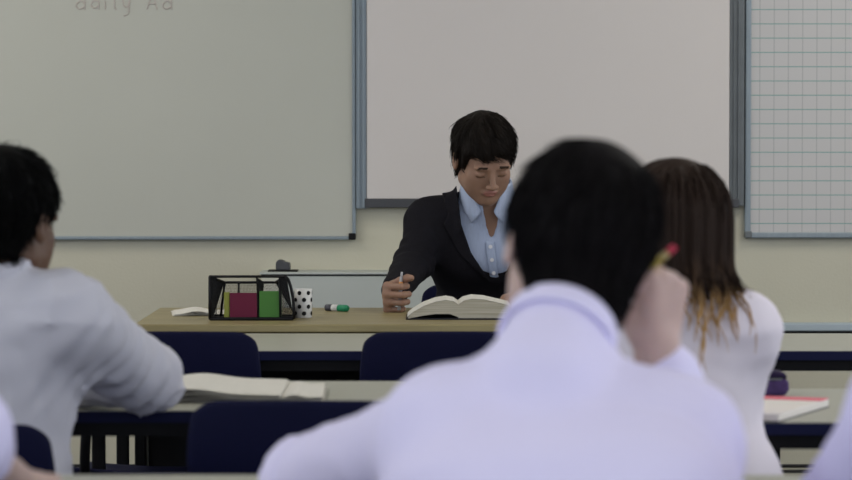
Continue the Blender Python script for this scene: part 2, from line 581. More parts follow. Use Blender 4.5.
# ------------------------------------------------------------------ tables
def make_table(w, d, hgt, label, loc, group):
    t = thing('classroom_table', label, 'table', loc, 0, group)
    simple('table_top', M['laminate'], (-w / 2 + .003, w / 2 - .003, -d / 2 + .003, d / 2 - .003, hgt - .016, hgt), parent=t)
    e = .003
    simple('edging', M['navy_edge'], (-w / 2, w / 2, -d / 2, -d / 2 + e, hgt - .020, hgt - .001), (-w / 2, w / 2, d / 2 - e, d / 2, hgt - .020, hgt - .001),
           (-w / 2, -w / 2 + e, -d / 2 + e, d / 2 - e, hgt - .020, hgt - .001), (w / 2 - e, w / 2, -d / 2 + e, d / 2 - e, hgt - .020, hgt - .001),
           parent=t)
    i = .03
    simple('frame_rail', M['tube'], (-w / 2 + i, w / 2 - i, -d / 2 + .012, -d / 2 + .037, hgt - .044, hgt - .016),
           (-w / 2 + i, w / 2 - i, d / 2 - .037, d / 2 - .012, hgt - .044, hgt - .016),
           (-w / 2 + i, -w / 2 + i + .025, -d / 2 + .037, d / 2 - .037, hgt - .044, hgt - .016),
           (w / 2 - i - .025, w / 2 - i, -d / 2 + .037, d / 2 - .037, hgt - .044, hgt - .016), parent=t)
    for sx in (-1, 1):
        for sy in (-1, 1):
            cx = sx * (w / 2 - .045)
            cy = sy * (d / 2 - .03)
            bm = bmesh.new()
            box(bm, cx - .014, cx + .014, cy - .014, cy + .014, 0.02, hgt - .03)
            leg = soften(obj('leg', bm, M['tube'], t), .004)
            simple('foot_cap', M['black'], (cx - .017, cx + .017, cy - .017, cy + .017, 0, .03), parent=leg)
    return t


TG = 'grey topped classroom tables'
make_table(1.2, .58, .72, 'grey classroom table touching the teacher desk, behind the two empty navy chairs', (-.15, 6.79, 0), TG)
make_table(1.2, .58, .72, 'grey classroom table in the front row at the right edge of the photo', (1.06, 6.79, 0), TG)
make_table(1.18, .62, .72, 'grey classroom table where the black-haired boy leans his elbow', (-.49, 5.39, 0), TG)
make_table(1.2, .66, .72, 'grey classroom table carrying the pink-bound pad and purple pencil case', (.76, 5.20, 0), TG)
make_table(1.2, .6, .72, 'grey classroom table nearest the camera under the left bare forearm', (-.76, 3.82, 0), TG)
make_table(1.2, .6, .72, 'grey classroom table nearest the camera in front of the big central boy', (.445, 3.82, 0), TG)

# the teacher's desk
t = thing('teacher_desk', 'oak topped teacher desk with a dark front panel, below the screen', 'desk', (0.074, 7.44, 0))
w = .758
simple('desk_top', M['wood'], (-w, w, -.350, .350, .721, .74), parent=t, bev=.003)
simple('modesty_panel', M['dark_panel'], (-w + .03, w - .03, -.30, -.28, .16, .715), parent=t)
simple('frame_rail', M['tube'], (-w + .05, w - .05, -.33, -.30, .69, .721), (-w + .05, w - .05, .30, .33, .69, .721), parent=t)
for sx in (-1, 1):
    simple('end_panel', M['dark_panel'], (min(sx * (w - .001), sx * (w - .026)), max(sx * (w - .001), sx * (w - .026)), -.335, .335, 0, .721),
           parent=t, bev=.003)


# ------------------------------------------------------------------ chairs
def make_chair(label, group, w=.42):
    t = thing('classroom_chair', label, 'chair', (0, 0, 0), 0, group)   # faces +Y, origin under the seat centre
    hw = w / 2

    def shell(nu, nv, f, outline):
        """sheet with rounded outline and thickness"""
        bm = bmesh.new()
        grid = []
        for j in range(nv + 1):
            row = []
            for i in range(nu + 1):
                u = i / nu * 2 - 1
                v = j / nv
                row.append(bm.verts.new(f(u * outline(v), v)))
            grid.append(row)
        for j in range(nv):
            for i in range(nu):
                bm.faces.new((grid[j][i], grid[j][i + 1], grid[j + 1][i + 1], grid[j + 1][i]))
        return bm

    def ob(v):   # corner rounding at the top of the back
        r = .16
        if v > 1 - r:
            q = (v - (1 - r)) / r
            return 1 - .13 * (1 - math.sqrt(max(0, 1 - q * q)))
        if v < .12:
            return 1 - .10 * (1 - v / .12)
        return 1.0

    def fb(u, v):
        z = .555 + v * .217 - .004 * u * u * (v > .9)
        return (u * hw * (0.94 + .06 * math.sin(v * PI)), -.205 - .055 * v + .030 * u * u - .012 * math.sin(v * PI), z)
    bm = shell(18, 16, fb, ob)
    b = obj('backrest', bm, M['navy'], t, smooth=True)
    m = b.modifiers.new('thickness', 'SOLIDIFY'); m.thickness = .007; m.offset = 0
    b.modifiers.new('smooth', 'SUBSURF').levels = 1
    b.modifiers['smooth'].render_levels = 1

    def os_(v):
        return 1 - .10 * max(0, (v - .8) / .2) ** 2

    def fs(u, v):
        y = -.20 + v * .40
        z = .445 + .012 * u * u - .012 * math.sin(v * PI) - (.03 * max(0, (v - .85) / .15) ** 2) + (.022 * max(0, (.14 - v) / .14) ** 2)
        return (u * hw * .95, y, z)
    s = obj('seat', shell(16, 18, fs, os_), M['navy'], t, smooth=True)
    m = s.modifiers.new('thickness', 'SOLIDIFY'); m.thickness = .007; m.offset = 0
    for sx in (-1, 1):
        bm = bmesh.new()
        tube(bm, bend([(sx * hw * .80, .17, .425), (sx * hw * .98, .20, .0)], .03), .011)
        obj('leg', bm, M['tube'], t, smooth=True)
        bm = bmesh.new()
        tube(bm, bend([(sx * hw * .80, -.12, .425), (sx * hw * .98, -.24, .0)], .03), .011)
        obj('leg', bm, M['tube'], t, smooth=True)
    bm = bmesh.new()
    for sx in (-1, 1):
        tube(bm, bend([(sx * hw * .80, .17, .425), (sx * hw * .80, -.17, .425), (sx * hw * .78, -.222, .50), (sx * hw * .72, -.250, .64)], .06), .011)
    tube(bm, [(-hw * .8, .1, .425), (hw * .8, .1, .425)], .010)
    tube(bm, [(-hw * .8, -.1, .425), (hw * .8, -.1, .425)], .010)
    obj('seat_frame', bm, M['tube'], t, smooth=True)
    return t


CG = 'navy plastic classroom chairs'
ch = make_chair('empty navy plastic chair with rounded corners, left one in the front row', CG)
ch.location = (-.556, 6.61, 0)
dup(ch, (.069, 6.61, 0), 0, 'empty navy plastic chair in front of the open book, front row', CG)
dup(ch, (-.158, 4.95, 0), math.radians(-2), 'empty navy plastic chair right of the black-haired boy, at the paper-covered table', CG)
dup(ch, (-.775, 4.86, -.028), 0, 'navy plastic chair the black-haired boy sits on', CG)
dup(ch, (.265, 4.82, 0), 0, 'navy plastic chair the long-haired girl sits on', CG)
dup(ch, (.11, 3.02, 0), 0, 'navy plastic chair under the big central boy', CG)
dup(ch, (.72, 3.0, 0), 0, 'navy plastic chair of the pupil at the right edge', CG)
dup(ch, (-.84, 3.0, 0), 0, 'navy plastic chair of the pupil at the bottom left edge', CG)
dup(ch, (.192, 8.16, 0), PI, 'navy plastic chair the teacher in the black jacket sits on', CG)

# ------------------------------------------------------------------ signed-distance modelling for people


def vec(*a):
    return np.array(a, float)


def dcap(P, a, b, ra, rb=None):
    rb = ra if rb is None else rb
    a = np.asarray(a, float); b = np.asarray(b, float)
    ab = b - a
    tt = np.clip(((P - a) @ ab) / max(ab @ ab, 1e-9), 0, 1)
    q = P - a - tt[:, None] * ab
    return np.sqrt((q * q).sum(1)) - (ra + (rb - ra) * tt)


def dell(P, c, r, R=None):
    q = P - np.asarray(c, float)
    if R is not None:
        q = q @ R
    r = np.asarray(r, float)
    k0 = np.sqrt(((q / r) ** 2).sum(1))
    k1 = np.sqrt(((q / (r * r)) ** 2).sum(1)) + 1e-9
    return k0 * (k0 - 1) / k1


def smin(a, b, k):
    h = np.clip(0.5 + 0.5 * (b - a) / k, 0, 1)
    return b + (a - b) * h - k * h * (1 - h)


def smax(a, b, k):
    return -smin(-a, -b, k)


_H = rng.random((32, 32, 32))


def vnoise(P):
    i = np.floor(P).astype(int)
    f = P - i
    f = f * f * (3 - 2 * f)
    i &= 31
    j = (i + 1) & 31
    x0, y0, z0 = i.T
    x1, y1, z1 = j.T
    fx, fy, fz = f.T
    c = _H
    a = (c[x0, y0, z0] * (1 - fx) + c[x1, y0, z0] * fx) * (1 - fy) + (c[x0, y1, z0] * (1 - fx) + c[x1, y1, z0] * fx) * fy
    b = (c[x0, y0, z1] * (1 - fx) + c[x1, y0, z1] * fx) * (1 - fy) + (c[x0, y1, z1] * (1 - fx) + c[x1, y1, z1] * fx) * fy
    return (a * (1 - fz) + b * fz) * 2 - 1


def surfnet(f, lo, hi, h):
    """surface nets: verts (n,3) and quads (m,4) of f = 0 inside the box"""
    lo = np.asarray(lo, float); hi = np.asarray(hi, float)
    n = np.ceil((hi - lo) / h).astype(int) + 1
    ax = [lo[i] + h * np.arange(n[i]) for i in range(3)]
    # coarse pass: only evaluate blocks near the surface
    F = np.empty(n)
    B = 8
    nb = -(-n // B)
    cx = [lo[i] + h * (np.arange(nb[i]) * B + B / 2 - .5) for i in range(3)]
    C = np.stack(np.meshgrid(*cx, indexing='ij'), -1).reshape(-1, 3)
    fc = f(C).reshape(nb)
    lim = h * B * 0.87 * 1.5 + .02
    for a in range(nb[0]):
        for b_ in range(nb[1]):
            near = np.abs(fc[a, b_]) < lim
            sl0 = slice(a * B, min((a + 1) * B, n[0]))
            sl1 = slice(b_ * B, min((b_ + 1) * B, n[1]))
            k = 0
            while k < nb[2]:
                k2 = k
                while k2 + 1 < nb[2] and near[k2 + 1] == near[k]:
                    k2 += 1
                sl2 = slice(k * B, min((k2 + 1) * B, n[2]))
                if near[k]:
                    P = np.stack(np.meshgrid(ax[0][sl0], ax[1][sl1], ax[2][sl2], indexing='ij'), -1)
                    F[sl0, sl1, sl2] = f(P.reshape(-1, 3)).reshape(P.shape[:3])
                else:
                    for kk in range(k, k2 + 1):
                        F[sl0, sl1, kk * B:min((kk + 1) * B, n[2])] = fc[a, b_, kk]
                k = k2 + 1
    # never cut the mesh at the border of the box
    F[0] = np.maximum(F[0], h * .3); F[-1] = np.maximum(F[-1], h * .3)
    F[:, 0] = np.maximum(F[:, 0], h * .3); F[:, -1] = np.maximum(F[:, -1], h * .3)
    F[:, :, 0] = np.maximum(F[:, :, 0], h * .3); F[:, :, -1] = np.maximum(F[:, :, -1], h * .3)
    s = F < 0
    m = n - 1
    acc = np.zeros((*m, 3)); cnt = np.zeros(m)
    corners = [(i, j, k) for i in (0, 1) for j in (0, 1) for k in (0, 1)]
    for a in corners:
        for d in range(3):
            if a[d]:
                continue
            b_ = list(a); b_[d] = 1
            fa = F[a[0]:a[0] + m[0], a[1]:a[1] + m[1], a[2]:a[2] + m[2]]
            fb = F[b_[0]:b_[0] + m[0], b_[1]:b_[1] + m[1], b_[2]:b_[2] + m[2]]
            x = (fa < 0) != (fb < 0)
            tt = np.where(x, fa / np.where(x, fa - fb, 1), 0)
            cnt += x
            for e in range(3):
                acc[..., e] += x * (a[e] + (tt if e == d else 0))
    act = cnt > 0
    idx = -np.ones(m, int)
    idx[act] = np.arange(act.sum())
    I = np.argwhere(act)
    V = lo + h * (I + acc[act] / cnt[act][:, None])
    quads = []
    for d in range(3):
        e, g = (d + 1) % 3, (d + 2) % 3
        a = [slice(None)] * 3; b_ = [slice(None)] * 3
        a[d] = slice(0, -1); b_[d] = slice(1, None)
        sa, sb = s[tuple(a)], s[tuple(b_)]
        E = np.argwhere(sa != sb)
        E = E[(E[:, e] > 0) & (E[:, g] > 0) & (E[:, e] < m[e]) & (E[:, g] < m[g])]
        if not len(E):
            continue
        inside = sa[tuple(E.T)]
        o = []
        for de, dg in ((1, 1), (0, 1), (0, 0), (1, 0)):
            q = E.copy()
            q[:, e] -= de; q[:, g] -= dg
            o.append(idx[tuple(q.T)])
        Q = np.stack(o, 1)
        Q[~inside] = Q[~inside][:, ::-1]
        quads.append(Q)
    return V, (np.concatenate(quads) if quads else np.zeros((0, 4), int))


def relax(V, Q, it=1):
    for _ in range(it):
        acc = np.zeros_like(V); c = np.zeros(len(V))
        for i in range(4):
            np.add.at(acc, Q[:, i], V[Q[:, (i + 1) % 4]]); np.add.at(c, Q[:, i], 1)
            np.add.at(acc, Q[:, i], V[Q[:, (i - 1) % 4]]); np.add.at(c, Q[:, i], 1)
        c[c == 0] = 1
        V = V * .5 + acc / c[:, None] * .5
    return V


def mesh_from(name, islands, mats, parent, attr=None, smooth=True):
    """islands: list of (V, Q, face material index array or int)"""
    Vs, Qs, Ms, n = [], [], [], 0
    for V, Q, mi in islands:
        Vs.append(V); Qs.append(Q + n); n += len(V)
        Ms.append(np.broadcast_to(np.asarray(mi), (len(Q),)))
    V = np.concatenate(Vs); Q = np.concatenate(Qs); mi = np.concatenate(Ms)
    me = bpy.data.meshes.new(name)
    me.vertices.add(len(V)); me.vertices.foreach_set('co', V.astype(np.float32).ravel())
    me.loops.add(Q.size); me.loops.foreach_set('vertex_index', Q.astype(np.int32).ravel())
    me.polygons.add(len(Q))
    me.polygons.foreach_set('loop_start', np.arange(0, Q.size, 4, dtype=np.int32))
    me.polygons.foreach_set('material_index', mi.astype(np.int32))
    if smooth:
        me.polygons.foreach_set('use_smooth', np.ones(len(Q), bool))
    me.update(calc_edges=True)
    if attr is not None:
        a = me.attributes.new('tip', 'FLOAT', 'POINT')
        a.data.foreach_set('value', attr.astype(np.float32))
    o = link_mesh(name, me, mats)
    if parent is not None:
        o.parent = parent
        o.matrix_parent_inverse = Matrix.Translation(-parent.location)
    return o


def rotm(pitch, roll, yaw):
    """head frame: x right, y forward, z up.  pitch>0 looks down, roll>0 tilts to its right, yaw>0 turns to its left"""
    return np.array(Matrix.Rotation(yaw, 3, 'Z') @ Matrix.Rotation(roll, 3, 'Y') @ Matrix.Rotation(-pitch, 3, 'X'))


# ---- head, in its own frame
def head_sdf(P):
    x, y, z = P.T
    ax_ = np.abs(x)
    A = np.stack([ax_, y, z], 1)
    d = dell(P, (0, -.012, .032), (.0735, .094, .084))
    d = smin(d, dell(P, (0, .028, -.025), (.056, .060, .085)), .03)
    d = smin(d, dcap(A, (.013, .054, -.085), (.046, .0, -.060), .020, .022), .03)      # jaw
    d = smin(d, dell(P, (0, .066, -.092), (.022, .020, .018)), .02)                   # chin
    d = smin(d, dell(A, (.040, .056, -.020), (.020, .018, .018)), .02)                # cheek bone
    d = smin(d, dell(A, (.034, .048, -.050), (.022, .022, .024)), .03)              # cheek
    d = smin(d, dell(A, (.028, .080, .020), (.026, .012, .010)), .012)                # brow
    d = smax(d, -dell(A, (.031, .101, -.001), (.019, .017, .013)), .012)              # socket
    d = smin(d, dell(A, (.031, .0755, -.001), (.0145, .0125, .0115)), .003)           # lid over the eye
    d = smin(d, dcap(P, (0, .086, .008), (0, .107, -.030), .0065, .0095), .010)       # nose
    d = smin(d, dell(A, (.011, .099, -.034), (.008, .009, .007)), .005)
    d = smin(d, dell(P, (0, .084, -.058), (.022, .010, .010)), .008)                  # mouth
    d = smin(d, dell(P, (0, .0905, -.0550), (.019, .006, .0042)), .003)
    d = smin(d, dell(P, (0, .0900, -.0640), (.016, .0065, .0048)), .003)
    d = smax(d, -dell(P, (0, .098, -.0595), (.020, .006, .0012)), .002)
    # ears
    e = dell(A, (.079, -.010, -.004), (.0075, .019, .032))
    e = smax(e, -dell(A, (.087, -.006, -.002), (.006, .011, .020)), .004)
    d = smin(d, e, .006)
    return d


def head_mat(c, eyes=False):
    x, y, z = c.T
    a = np.abs(x)
    m = np.zeros(len(c), int)
    lips = (((x / .021) ** 2 + ((z + .0595) / .0105) ** 2) < 1) & (y > .08)
    m[lips] = 1
    brow = (np.abs(z - (.0235 + .02 * (a - .018) - .30 * np.clip(a - .033, 0, 1))) < .0034 - .06 * np.clip(a - .03, 0, 1)) & (a > .016) & (a < .045) & (y > .05)
    m[brow] = 2
    lash = (np.abs(z + .0070 + .2 * (np.abs(a - .031)) ** 1 * 0.4) < .0013) & (np.abs(a - .031) < .013) & (y > .05)
    m[lash] = 2
    if eyes:
        e = ((a - .031) / .0125) ** 2 + ((z + .0005) / .0052) ** 2
        front = y > .06
        m[(e < 1.25) & front] = 2
        m[(e < .85) & front] = 3
        m[(((a - .031) ** 2 + (z + .0005) ** 2) < .0048 ** 2) & (e < .95) & front] = 4
    return m


HL_Y = [-.13, -.045, -.020, .005, .035, .055, .075, .12]


def hair_sdf_factory(size=(.083, .102, .094), c=(0, -.013, .034), hl=None, clump=.006, nape=True, fscale=28.):
    hl = hl or [-.082, -.078, -.03, -.012, .0, .042, .055, .06]

    def f(P):
        x, y, z = P.T
        d = dell(P, c, size)
        if nape:
            d = smin(d, dcap(P, (0, -.040, -.02), (0, -.050, -.085), .064, .052), .02)
        q = P - np.array([.012, -.055, .12])
        ang = np.arctan2(q[:, 0], q[:, 1])
        rad = np.sqrt((q ** 2).sum(1))
        n = vnoise(np.stack([np.cos(ang) * fscale * .22, np.sin(ang) * fscale * .22, rad * 14], 1) + 5) \
            + .5 * vnoise(np.stack([np.cos(ang) * fscale * .5, np.sin(ang) * fscale * .5, rad * 22], 1))
        d = d + n * clump * np.clip(rad / .05 - .3, 0, 1)
        lim = np.interp(y, HL_Y, hl)
        return smax(d, (lim + .004 * vnoise(P * 90) - z) * .75, .008)
    return f


def grad(f, P, e=.002):
    g = np.stack([f(P + vec(e, 0, 0)) - f(P - vec(e, 0, 0)), f(P + vec(0, e, 0)) - f(P - vec(0, e, 0)),
                  f(P + vec(0, 0, e)) - f(P - vec(0, 0, e))], 1)
    return g / (np.linalg.norm(g, axis=1)[:, None] + 1e-9)


def strand_mesh(paths, rad):
    """paths (n, k, 3), rad (n,k): three-sided tubes"""
    n, k, _ = paths.shape
    T = np.gradient(paths, axis=1)
    T /= np.linalg.norm(T, axis=2)[..., None] + 1e-9
    U = np.cross(T, vec(.3, .5, .81)); U /= np.linalg.norm(U, axis=2)[..., None] + 1e-9
    W = np.cross(T, U)
    ring = [paths + (U * math.cos(a) + W * math.sin(a)) * rad[..., None] for a in (0, 2 * PI / 3, 4 * PI / 3)]
    V = np.stack(ring, 2).reshape(-1, 3)                     # index ((n*k)+k)*3+s
    i = np.arange(n)[:, None] * k * 3 + np.arange(k - 1)[None] * 3
    Q = []
    for s in range(3):
        s2 = (s + 1) % 3
        Q.append(np.stack([i + s, i + s2, i + 3 + s2, i + 3 + s], -1).reshape(-1, 4))
    return V, np.concatenate(Q)


def strands(f, V, n, k=6, step=.008, lift=.004, wob=.35, rad=.0011, flow=None, crown=(.012, -.055, .125)):
    V = V[np.linalg.norm(V - np.array([.012, -.055, .12]), axis=1) > .035]
    p = V[rng.integers(0, len(V), n)].copy()
    out = [p.copy()]
    lifts = lift * (rng.random(n) ** 2) * np.ones(n)
    w = rng.normal(0, wob, (n, 3))
    for j in range(k - 1):
        g = grad(f, p)
        fl = p - np.array(crown)
        fl = fl / (np.linalg.norm(fl, axis=1)[:, None] + 1e-9) + vec(0, 0, -.6)
        if flow is not None:
            fl = flow(p, fl)
        fl = fl + w
        fl -= g * (fl * g).sum(1)[:, None] * .9
        fl /= np.linalg.norm(fl, axis=1)[:, None] + 1e-9
        p = p + fl * step
        dd = f(p)
        g = grad(f, p)
        p = p - g * (dd - lifts * (j + 1) / k * 2)[:, None] * .8
        out.append(p.copy())
    paths = np.stack(out, 1)
    r = rad * np.linspace(1, .25, k)[None] * (0.7 + .6 * rng.random((n, 1)))
    return strand_mesh(paths, np.broadcast_to(r, (n, k)))


# ---- hands
def unit(v):
    v = np.asarray(v, float)
    return v / np.linalg.norm(v)


def rot_toward(d, n, a):
    return d * math.cos(a) + n * math.sin(a)


def hand_sdf_factory(w, d, n, side, curls=(70, 85, 50), thumb=(.55, .45, .6), sc=1.0, spread=.06, thumb_bend=35):
    """w wrist, d finger direction, n palm normal (fingers curl towards it), side 'R' or 'L'"""
    d = unit(d); n = unit(np.asarray(n, float) - d * np.dot(n, d))
    t = np.cross(d, n) if side == 'R' else np.cross(n, d)
    w = np.asarray(w, float)
    if not isinstance(curls[0], (tuple, list)):
        curls = [curls] * 4
    palm, fingers = [], []
    lens = [(.043, .025, .019), (.047, .028, .021), (.044, .026, .020), (.034, .020, .017)]
    offs = [.030, .010, -.010, -.029]
    kd = [.086, .090, .086, .078]
    ths = [.0088, .0090, .0086, .0076]
    for i in range(4):
        kn = w + sc * (d * kd[i] + t * offs[i] - n * .002)
        palm.append((w + sc * t * offs[i] * .45, kn, .0155 * sc, .0118 * sc))
        fd = unit(d + t * spread * (1.5 - i))
        fn = unit(n - fd * np.dot(n, fd))
        p = kn; ch_ = []; a = 0
        for L, c_, rr in zip(lens[i], curls[i], (1.0, .93, .84)):
            a += math.radians(c_)
            q = p + rot_toward(fd, fn, a) * L * sc
            ch_.append((p, q, ths[i] * rr * sc, ths[i] * rr * .93 * sc))
            p = q
        fingers.append(ch_)
    b = w + sc * (d * .022 + t * .022 + n * .008)
    td = unit(d * thumb[0] + t * thumb[1] + n * thumb[2])
    p1 = b + td * .042 * sc
    td2 = unit(td + n * math.radians(thumb_bend) * .6 + d * .15)
    p2 = p1 + td2 * .032 * sc
    td3 = unit(td2 + d * .4 - t * .2)
    p3 = p2 + td3 * .024 * sc
    fingers.append([(b, p1, .0165 * sc, .0115 * sc), (p1, p2, .0110 * sc, .0098 * sc), (p2, p3, .0098 * sc, .0080 * sc)])
    palm.append((b, w + sc * (d * .075 + t * .022), .014 * sc, .010 * sc))

    def f(P):
        dp = None
        for a_, b_, ra, rb in palm:
            q = dcap(P, a_, b_, ra, rb)
            dp = q if dp is None else smin(dp, q, .012 * sc)
        dp = smin(dp, dcap(P, w - d * .018, w + d * .01, .024 * sc, .022 * sc), .015)
        out = dp
        for ch_ in fingers:
            df = None
            for a_, b_, ra, rb in ch_:
                q = dcap(P, a_, b_, ra, rb)
                df = q if df is None else smin(df, q, .003)
            out = np.minimum(out, smin(dp, df, .006))
        return out
    return f, w + d * .05 * sc


def in_hand(w, d, n, side, a, b, c):
    """a point in the hand's own frame: along the fingers, towards the thumb, towards the palm side"""
    d = unit(d); n = unit(np.asarray(n, float) - d * np.dot(n, d))
    t = np.cross(d, n) if side == 'R' else np.cross(n, d)
    return np.asarray(w, float) + d * a + t * b + n * c


# ---- torso, arms, legs
def torso_sdf(P, J, inf=0.0, k=.06):
    u = J['u']
    g = J.get('girth', 1.0)
    c, wa, pe, ne = J['chest'], J['waist'], J['pelvis'], J['neck']
    d = dcap(P, c - u * .080 * g, c + u * .080 * g, .102 * g + inf)
    up = (ne - c)
    d = smin(d, dcap(P, J['shL'] - (J['shL'] - J['shR']) * .12, J['shR'] - (J['shR'] - J['shL']) * .12, .050 * g + inf), k)
    d = smin(d, dcap(P, wa - u * .065 * g, wa + u * .065 * g, .098 * g + inf), k)
    d = smin(d, dcap(P, pe - u * .085 * g, pe + u * .085 * g, .105 * g + inf), k)
    for s in ('shL', 'shR'):
        m_ = ne + (J[s] - ne) * .15
        d = smin(d, dcap(P, m_ - vec(0, 0, .035), J[s], .040 + inf, .043 + inf), .03)
    return d


def arm_sdf(P, J, s, inf=0.0, to=1.0, r0=.050, r1=.041, r2=.028, cuff=0):
    if 'ar' in J:
        r0, r1 = r0 * J['ar'], r1 * J['ar']
    sh, el, wr = J['sh' + s], J['el' + s], J['wr' + s]
    d = dcap(P, sh, el, r0 + inf, r1 + inf)
    e2 = el + (wr - el) * to
    rr = r1 + (r2 - r1) * to
    d = smin(d, dcap(P, el, e2, r1 + inf, rr + inf * 1.0 + cuff), .02)
    return d


def folds(P, J, amp):
    """creases: soft ridges running round the arms and drapes across the back"""
    q = P * vec(9, 9, 16) + 3.1
    n = vnoise(q + 1.5 * vnoise(P * 5)[:, None])
    ridge = (1 - np.abs(n)) ** 3
    low = np.clip((J['shL'][2] - .02 - P[:, 2]) / .12, 0, 1)
    drape = (1 - np.abs(vnoise(P * vec(15, 15, 4) + 1.2 * vnoise(P * 7)[:, None] + 7))) ** 4
    out = ridge * .55 * (1 - .5 * low) + .7 * drape * low + .5 * vnoise(P * 6.5 + 9)
    for s in ('L', 'R'):
        for j, rr in (('el', .11), ('sh', .12)):
            if j + s in J:
                dd = np.linalg.norm(P - J[j + s], axis=1)
                wgt = np.exp(-(dd / rr) ** 2)
                ax_ = unit(J['el' + s] - J['sh' + s])
                tt = (P - J[j + s]) @ ax_
                out += wgt * np.sin(tt * 150 + 3 * vnoise(P * 14)) * (.9 if j == 'el' else .35)
    return -(out - .40) * amp


def bounds(pts, pad):
    A = np.array(pts)
    return A.min(0) - pad, A.max(0) + pad


def build_person(label, J, skin, lips, hairm, shirtm, head_rot, hair, base, hands, inf=.014, sleeve_to=.93,
                 shirt_h=.008, fold=.005, seams=True, hair_n=1800, hair_lift=.006, trousers='trousers', hip_flare=0.0,
                 strand_flow=None, strand_kw=None, collar=True, sleeve_flare=0, brow='brow', v_cut=False):
    root = thing('person', label, 'person', base)
    hs = J.get('hs', 1.0)
    hc, R = J['head'], head_rot
    toL = lambda P: (P - hc) @ R / hs          # world -> head frame
    ne = J['neck']
    jaw_in = hc + R @ vec(0, -.030, -.055) * hs

    def body(P):
        d = torso_sdf(P, J)
        for s in 'LR':
            d = smin(d, arm_sdf(P, J, s, 0.0, 1.0, .042, .031, .025), .03)
            d = smin(d, dcap(P, J['hip' + s], J['kn' + s], .078, .052), .04)
            d = smin(d, dcap(P, J['kn' + s], J['an' + s], .052, .036), .03)
            d = smin(d, dcap(P, J['an' + s], J['an' + s] + J['fwd'] * .12 + vec(0, 0, -.04), .034, .026), .02)
        d = smin(d, dcap(P, ne - (jaw_in - ne) * .3, jaw_in, .050, .048), .03)
        return d
    keys = [J[k_] for k_ in ('chest', 'pelvis', 'neck', 'shL', 'shR', 'elL', 'elR', 'wrL', 'wrR', 'knL', 'knR', 'anL', 'anR')]
    keys += [J['anL'] + J['fwd'] * .12 - vec(0, 0, .05)]
    lo, hi = bounds(keys, .13)
    lo[2] = max(lo[2], .012)
    V, Q = surfnet(body, lo, hi, .012)
    isl = [(V, Q, 0)]

    def hd(P):
        d = head_sdf(toL(P)) * hs
        return smin(d, dcap(P, ne - (jaw_in - ne) * .2, jaw_in, .050, .047), .02)
    lo, hi = bounds([hc], .16)
    lo = np.minimum(lo, ne - .075)
    hi = np.maximum(hi, ne + .06)
    V, Q = surfnet(hd, lo, hi, .0034)
    mi = head_mat(toL(V[Q].mean(1)), not v_cut)
    isl.append((V, Q, mi))
    for spec in hands:
        f, c = hand_sdf_factory(**spec)
        V, Q = surfnet(f, c - .125, c + .125, .0028)
        isl.append((relax(V, Q, 1), Q, 0))
    bo = mesh_from('body', isl, [skin, lips, M[brow], M['eye_white'], M['iris']], root)

    # hair
    hf = hair
    lo, hi = np.array([-.14, -.16, -.14]), np.array([.14, .16, .17])
    V, Q = surfnet(hf, lo, hi, .0036)
    kw = dict(k=7, step=.008, lift=hair_lift, flow=strand_flow)
    kw.update(strand_kw or {})
    SV, SQ = strands(hf, V, hair_n, **kw)
    hw = lambda A: (A * hs) @ R.T + hc
    J['_hairV'] = V
    if hairm is not None:
        mesh_from('hair', [(hw(V), Q, 0), (hw(SV), SQ, 0)], [hairm], root)

    # shirt
    nd = unit(jaw_in - ne)

    def shirt(P):
        d = torso_sdf(P, J, inf, .07)
        if hip_flare:
            pe = J['pelvis']
            d = smin(d, dcap(P, pe - J['u'] * .10 + vec(0, 0, .04), pe + J['u'] * .10 + vec(0, 0, .04), .105 + hip_flare), .08)
        for s in 'LR':
            d = smin(d, arm_sdf(P, J, s, inf, sleeve_to, cuff=sleeve_flare), .045)
        d = d + folds(P, J, fold)
        if seams:
            for s in 'LR':
                sv = unit(J['sh' + s] - J['chest'] - vec(0, 0, .05))
                sv = unit(J['u'] * (1 if (J['sh' + s] - J['chest']) @ J['u'] > 0 else -1) + unit(J['el' + s] - J['sh' + s]) * .25)
                pl = (P - J['sh' + s]) @ sv + .035
                near_ = np.exp(-((np.linalg.norm(P - J['sh' + s], axis=1)) / .10) ** 4)
                d = d - .0028 * np.exp(-(pl / .0045) ** 2) * near_
        # neck opening
        d = smin(d, dcap(P, ne - nd * .07, ne + nd * .035, .064, .056), .03)
        d = smax(d, -dcap(P, ne + nd * .04, ne + nd * .12, .050, .06), .008)
        if v_cut:
            vw = np.interp(P[:, 2], [.895, .93, 1.0, 1.06], [-.004, .009, .024, .034])
            d = np.where(P[:, 1] < ne[1], smax(d, vw - np.abs(P[:, 0] - ne[0] - .012), .004), d)
        hem = (J['pelvis'][2] - .10) - P[:, 2]
        return smax(d, hem, .01)
    lo, hi = bounds([J[k_] for k_ in ('chest', 'pelvis', 'neck', 'shL', 'shR', 'elL', 'elR', 'wrL', 'wrR')], .125 + inf)
    lo[2] = max(lo[2], J['pelvis'][2] - .13)
    V, Q = surfnet(shirt, lo, hi, shirt_h)
    sh = mesh_from('shirt', [(relax(V, Q, 1), Q, 0)], [shirtm], root)
    if collar:
        def col_(P):
            q = P - ne
            tt = q @ nd
            # height of the folded collar: a leaning cone shell, open at the front
            d = np.abs(dcap(P, ne - nd * .02, ne + nd * .06, .066, .056)) - .0034
            d = smax(d, tt - .035, .004)
            d = smax(d, .002 - tt, .004)
            fr = q @ J['fwd']
            side = np.abs(q @ J['u'])
            d = smax(d, -(side - .012 - .6 * np.clip(.02 - (tt), 0, .03) * 0 - (fr < 0) * 1.0), .004) if False else \
                np.where(fr > 0, smax(d, (.014 + .45 * np.clip(tt, 0, 1)) - side, .004), d)
            return d
        V, Q = surfnet(col_, ne - .12, ne + .12, .0034)
        co = mesh_from('collar', [(V, Q, 0)], [shirtm], None)
        co.parent = sh
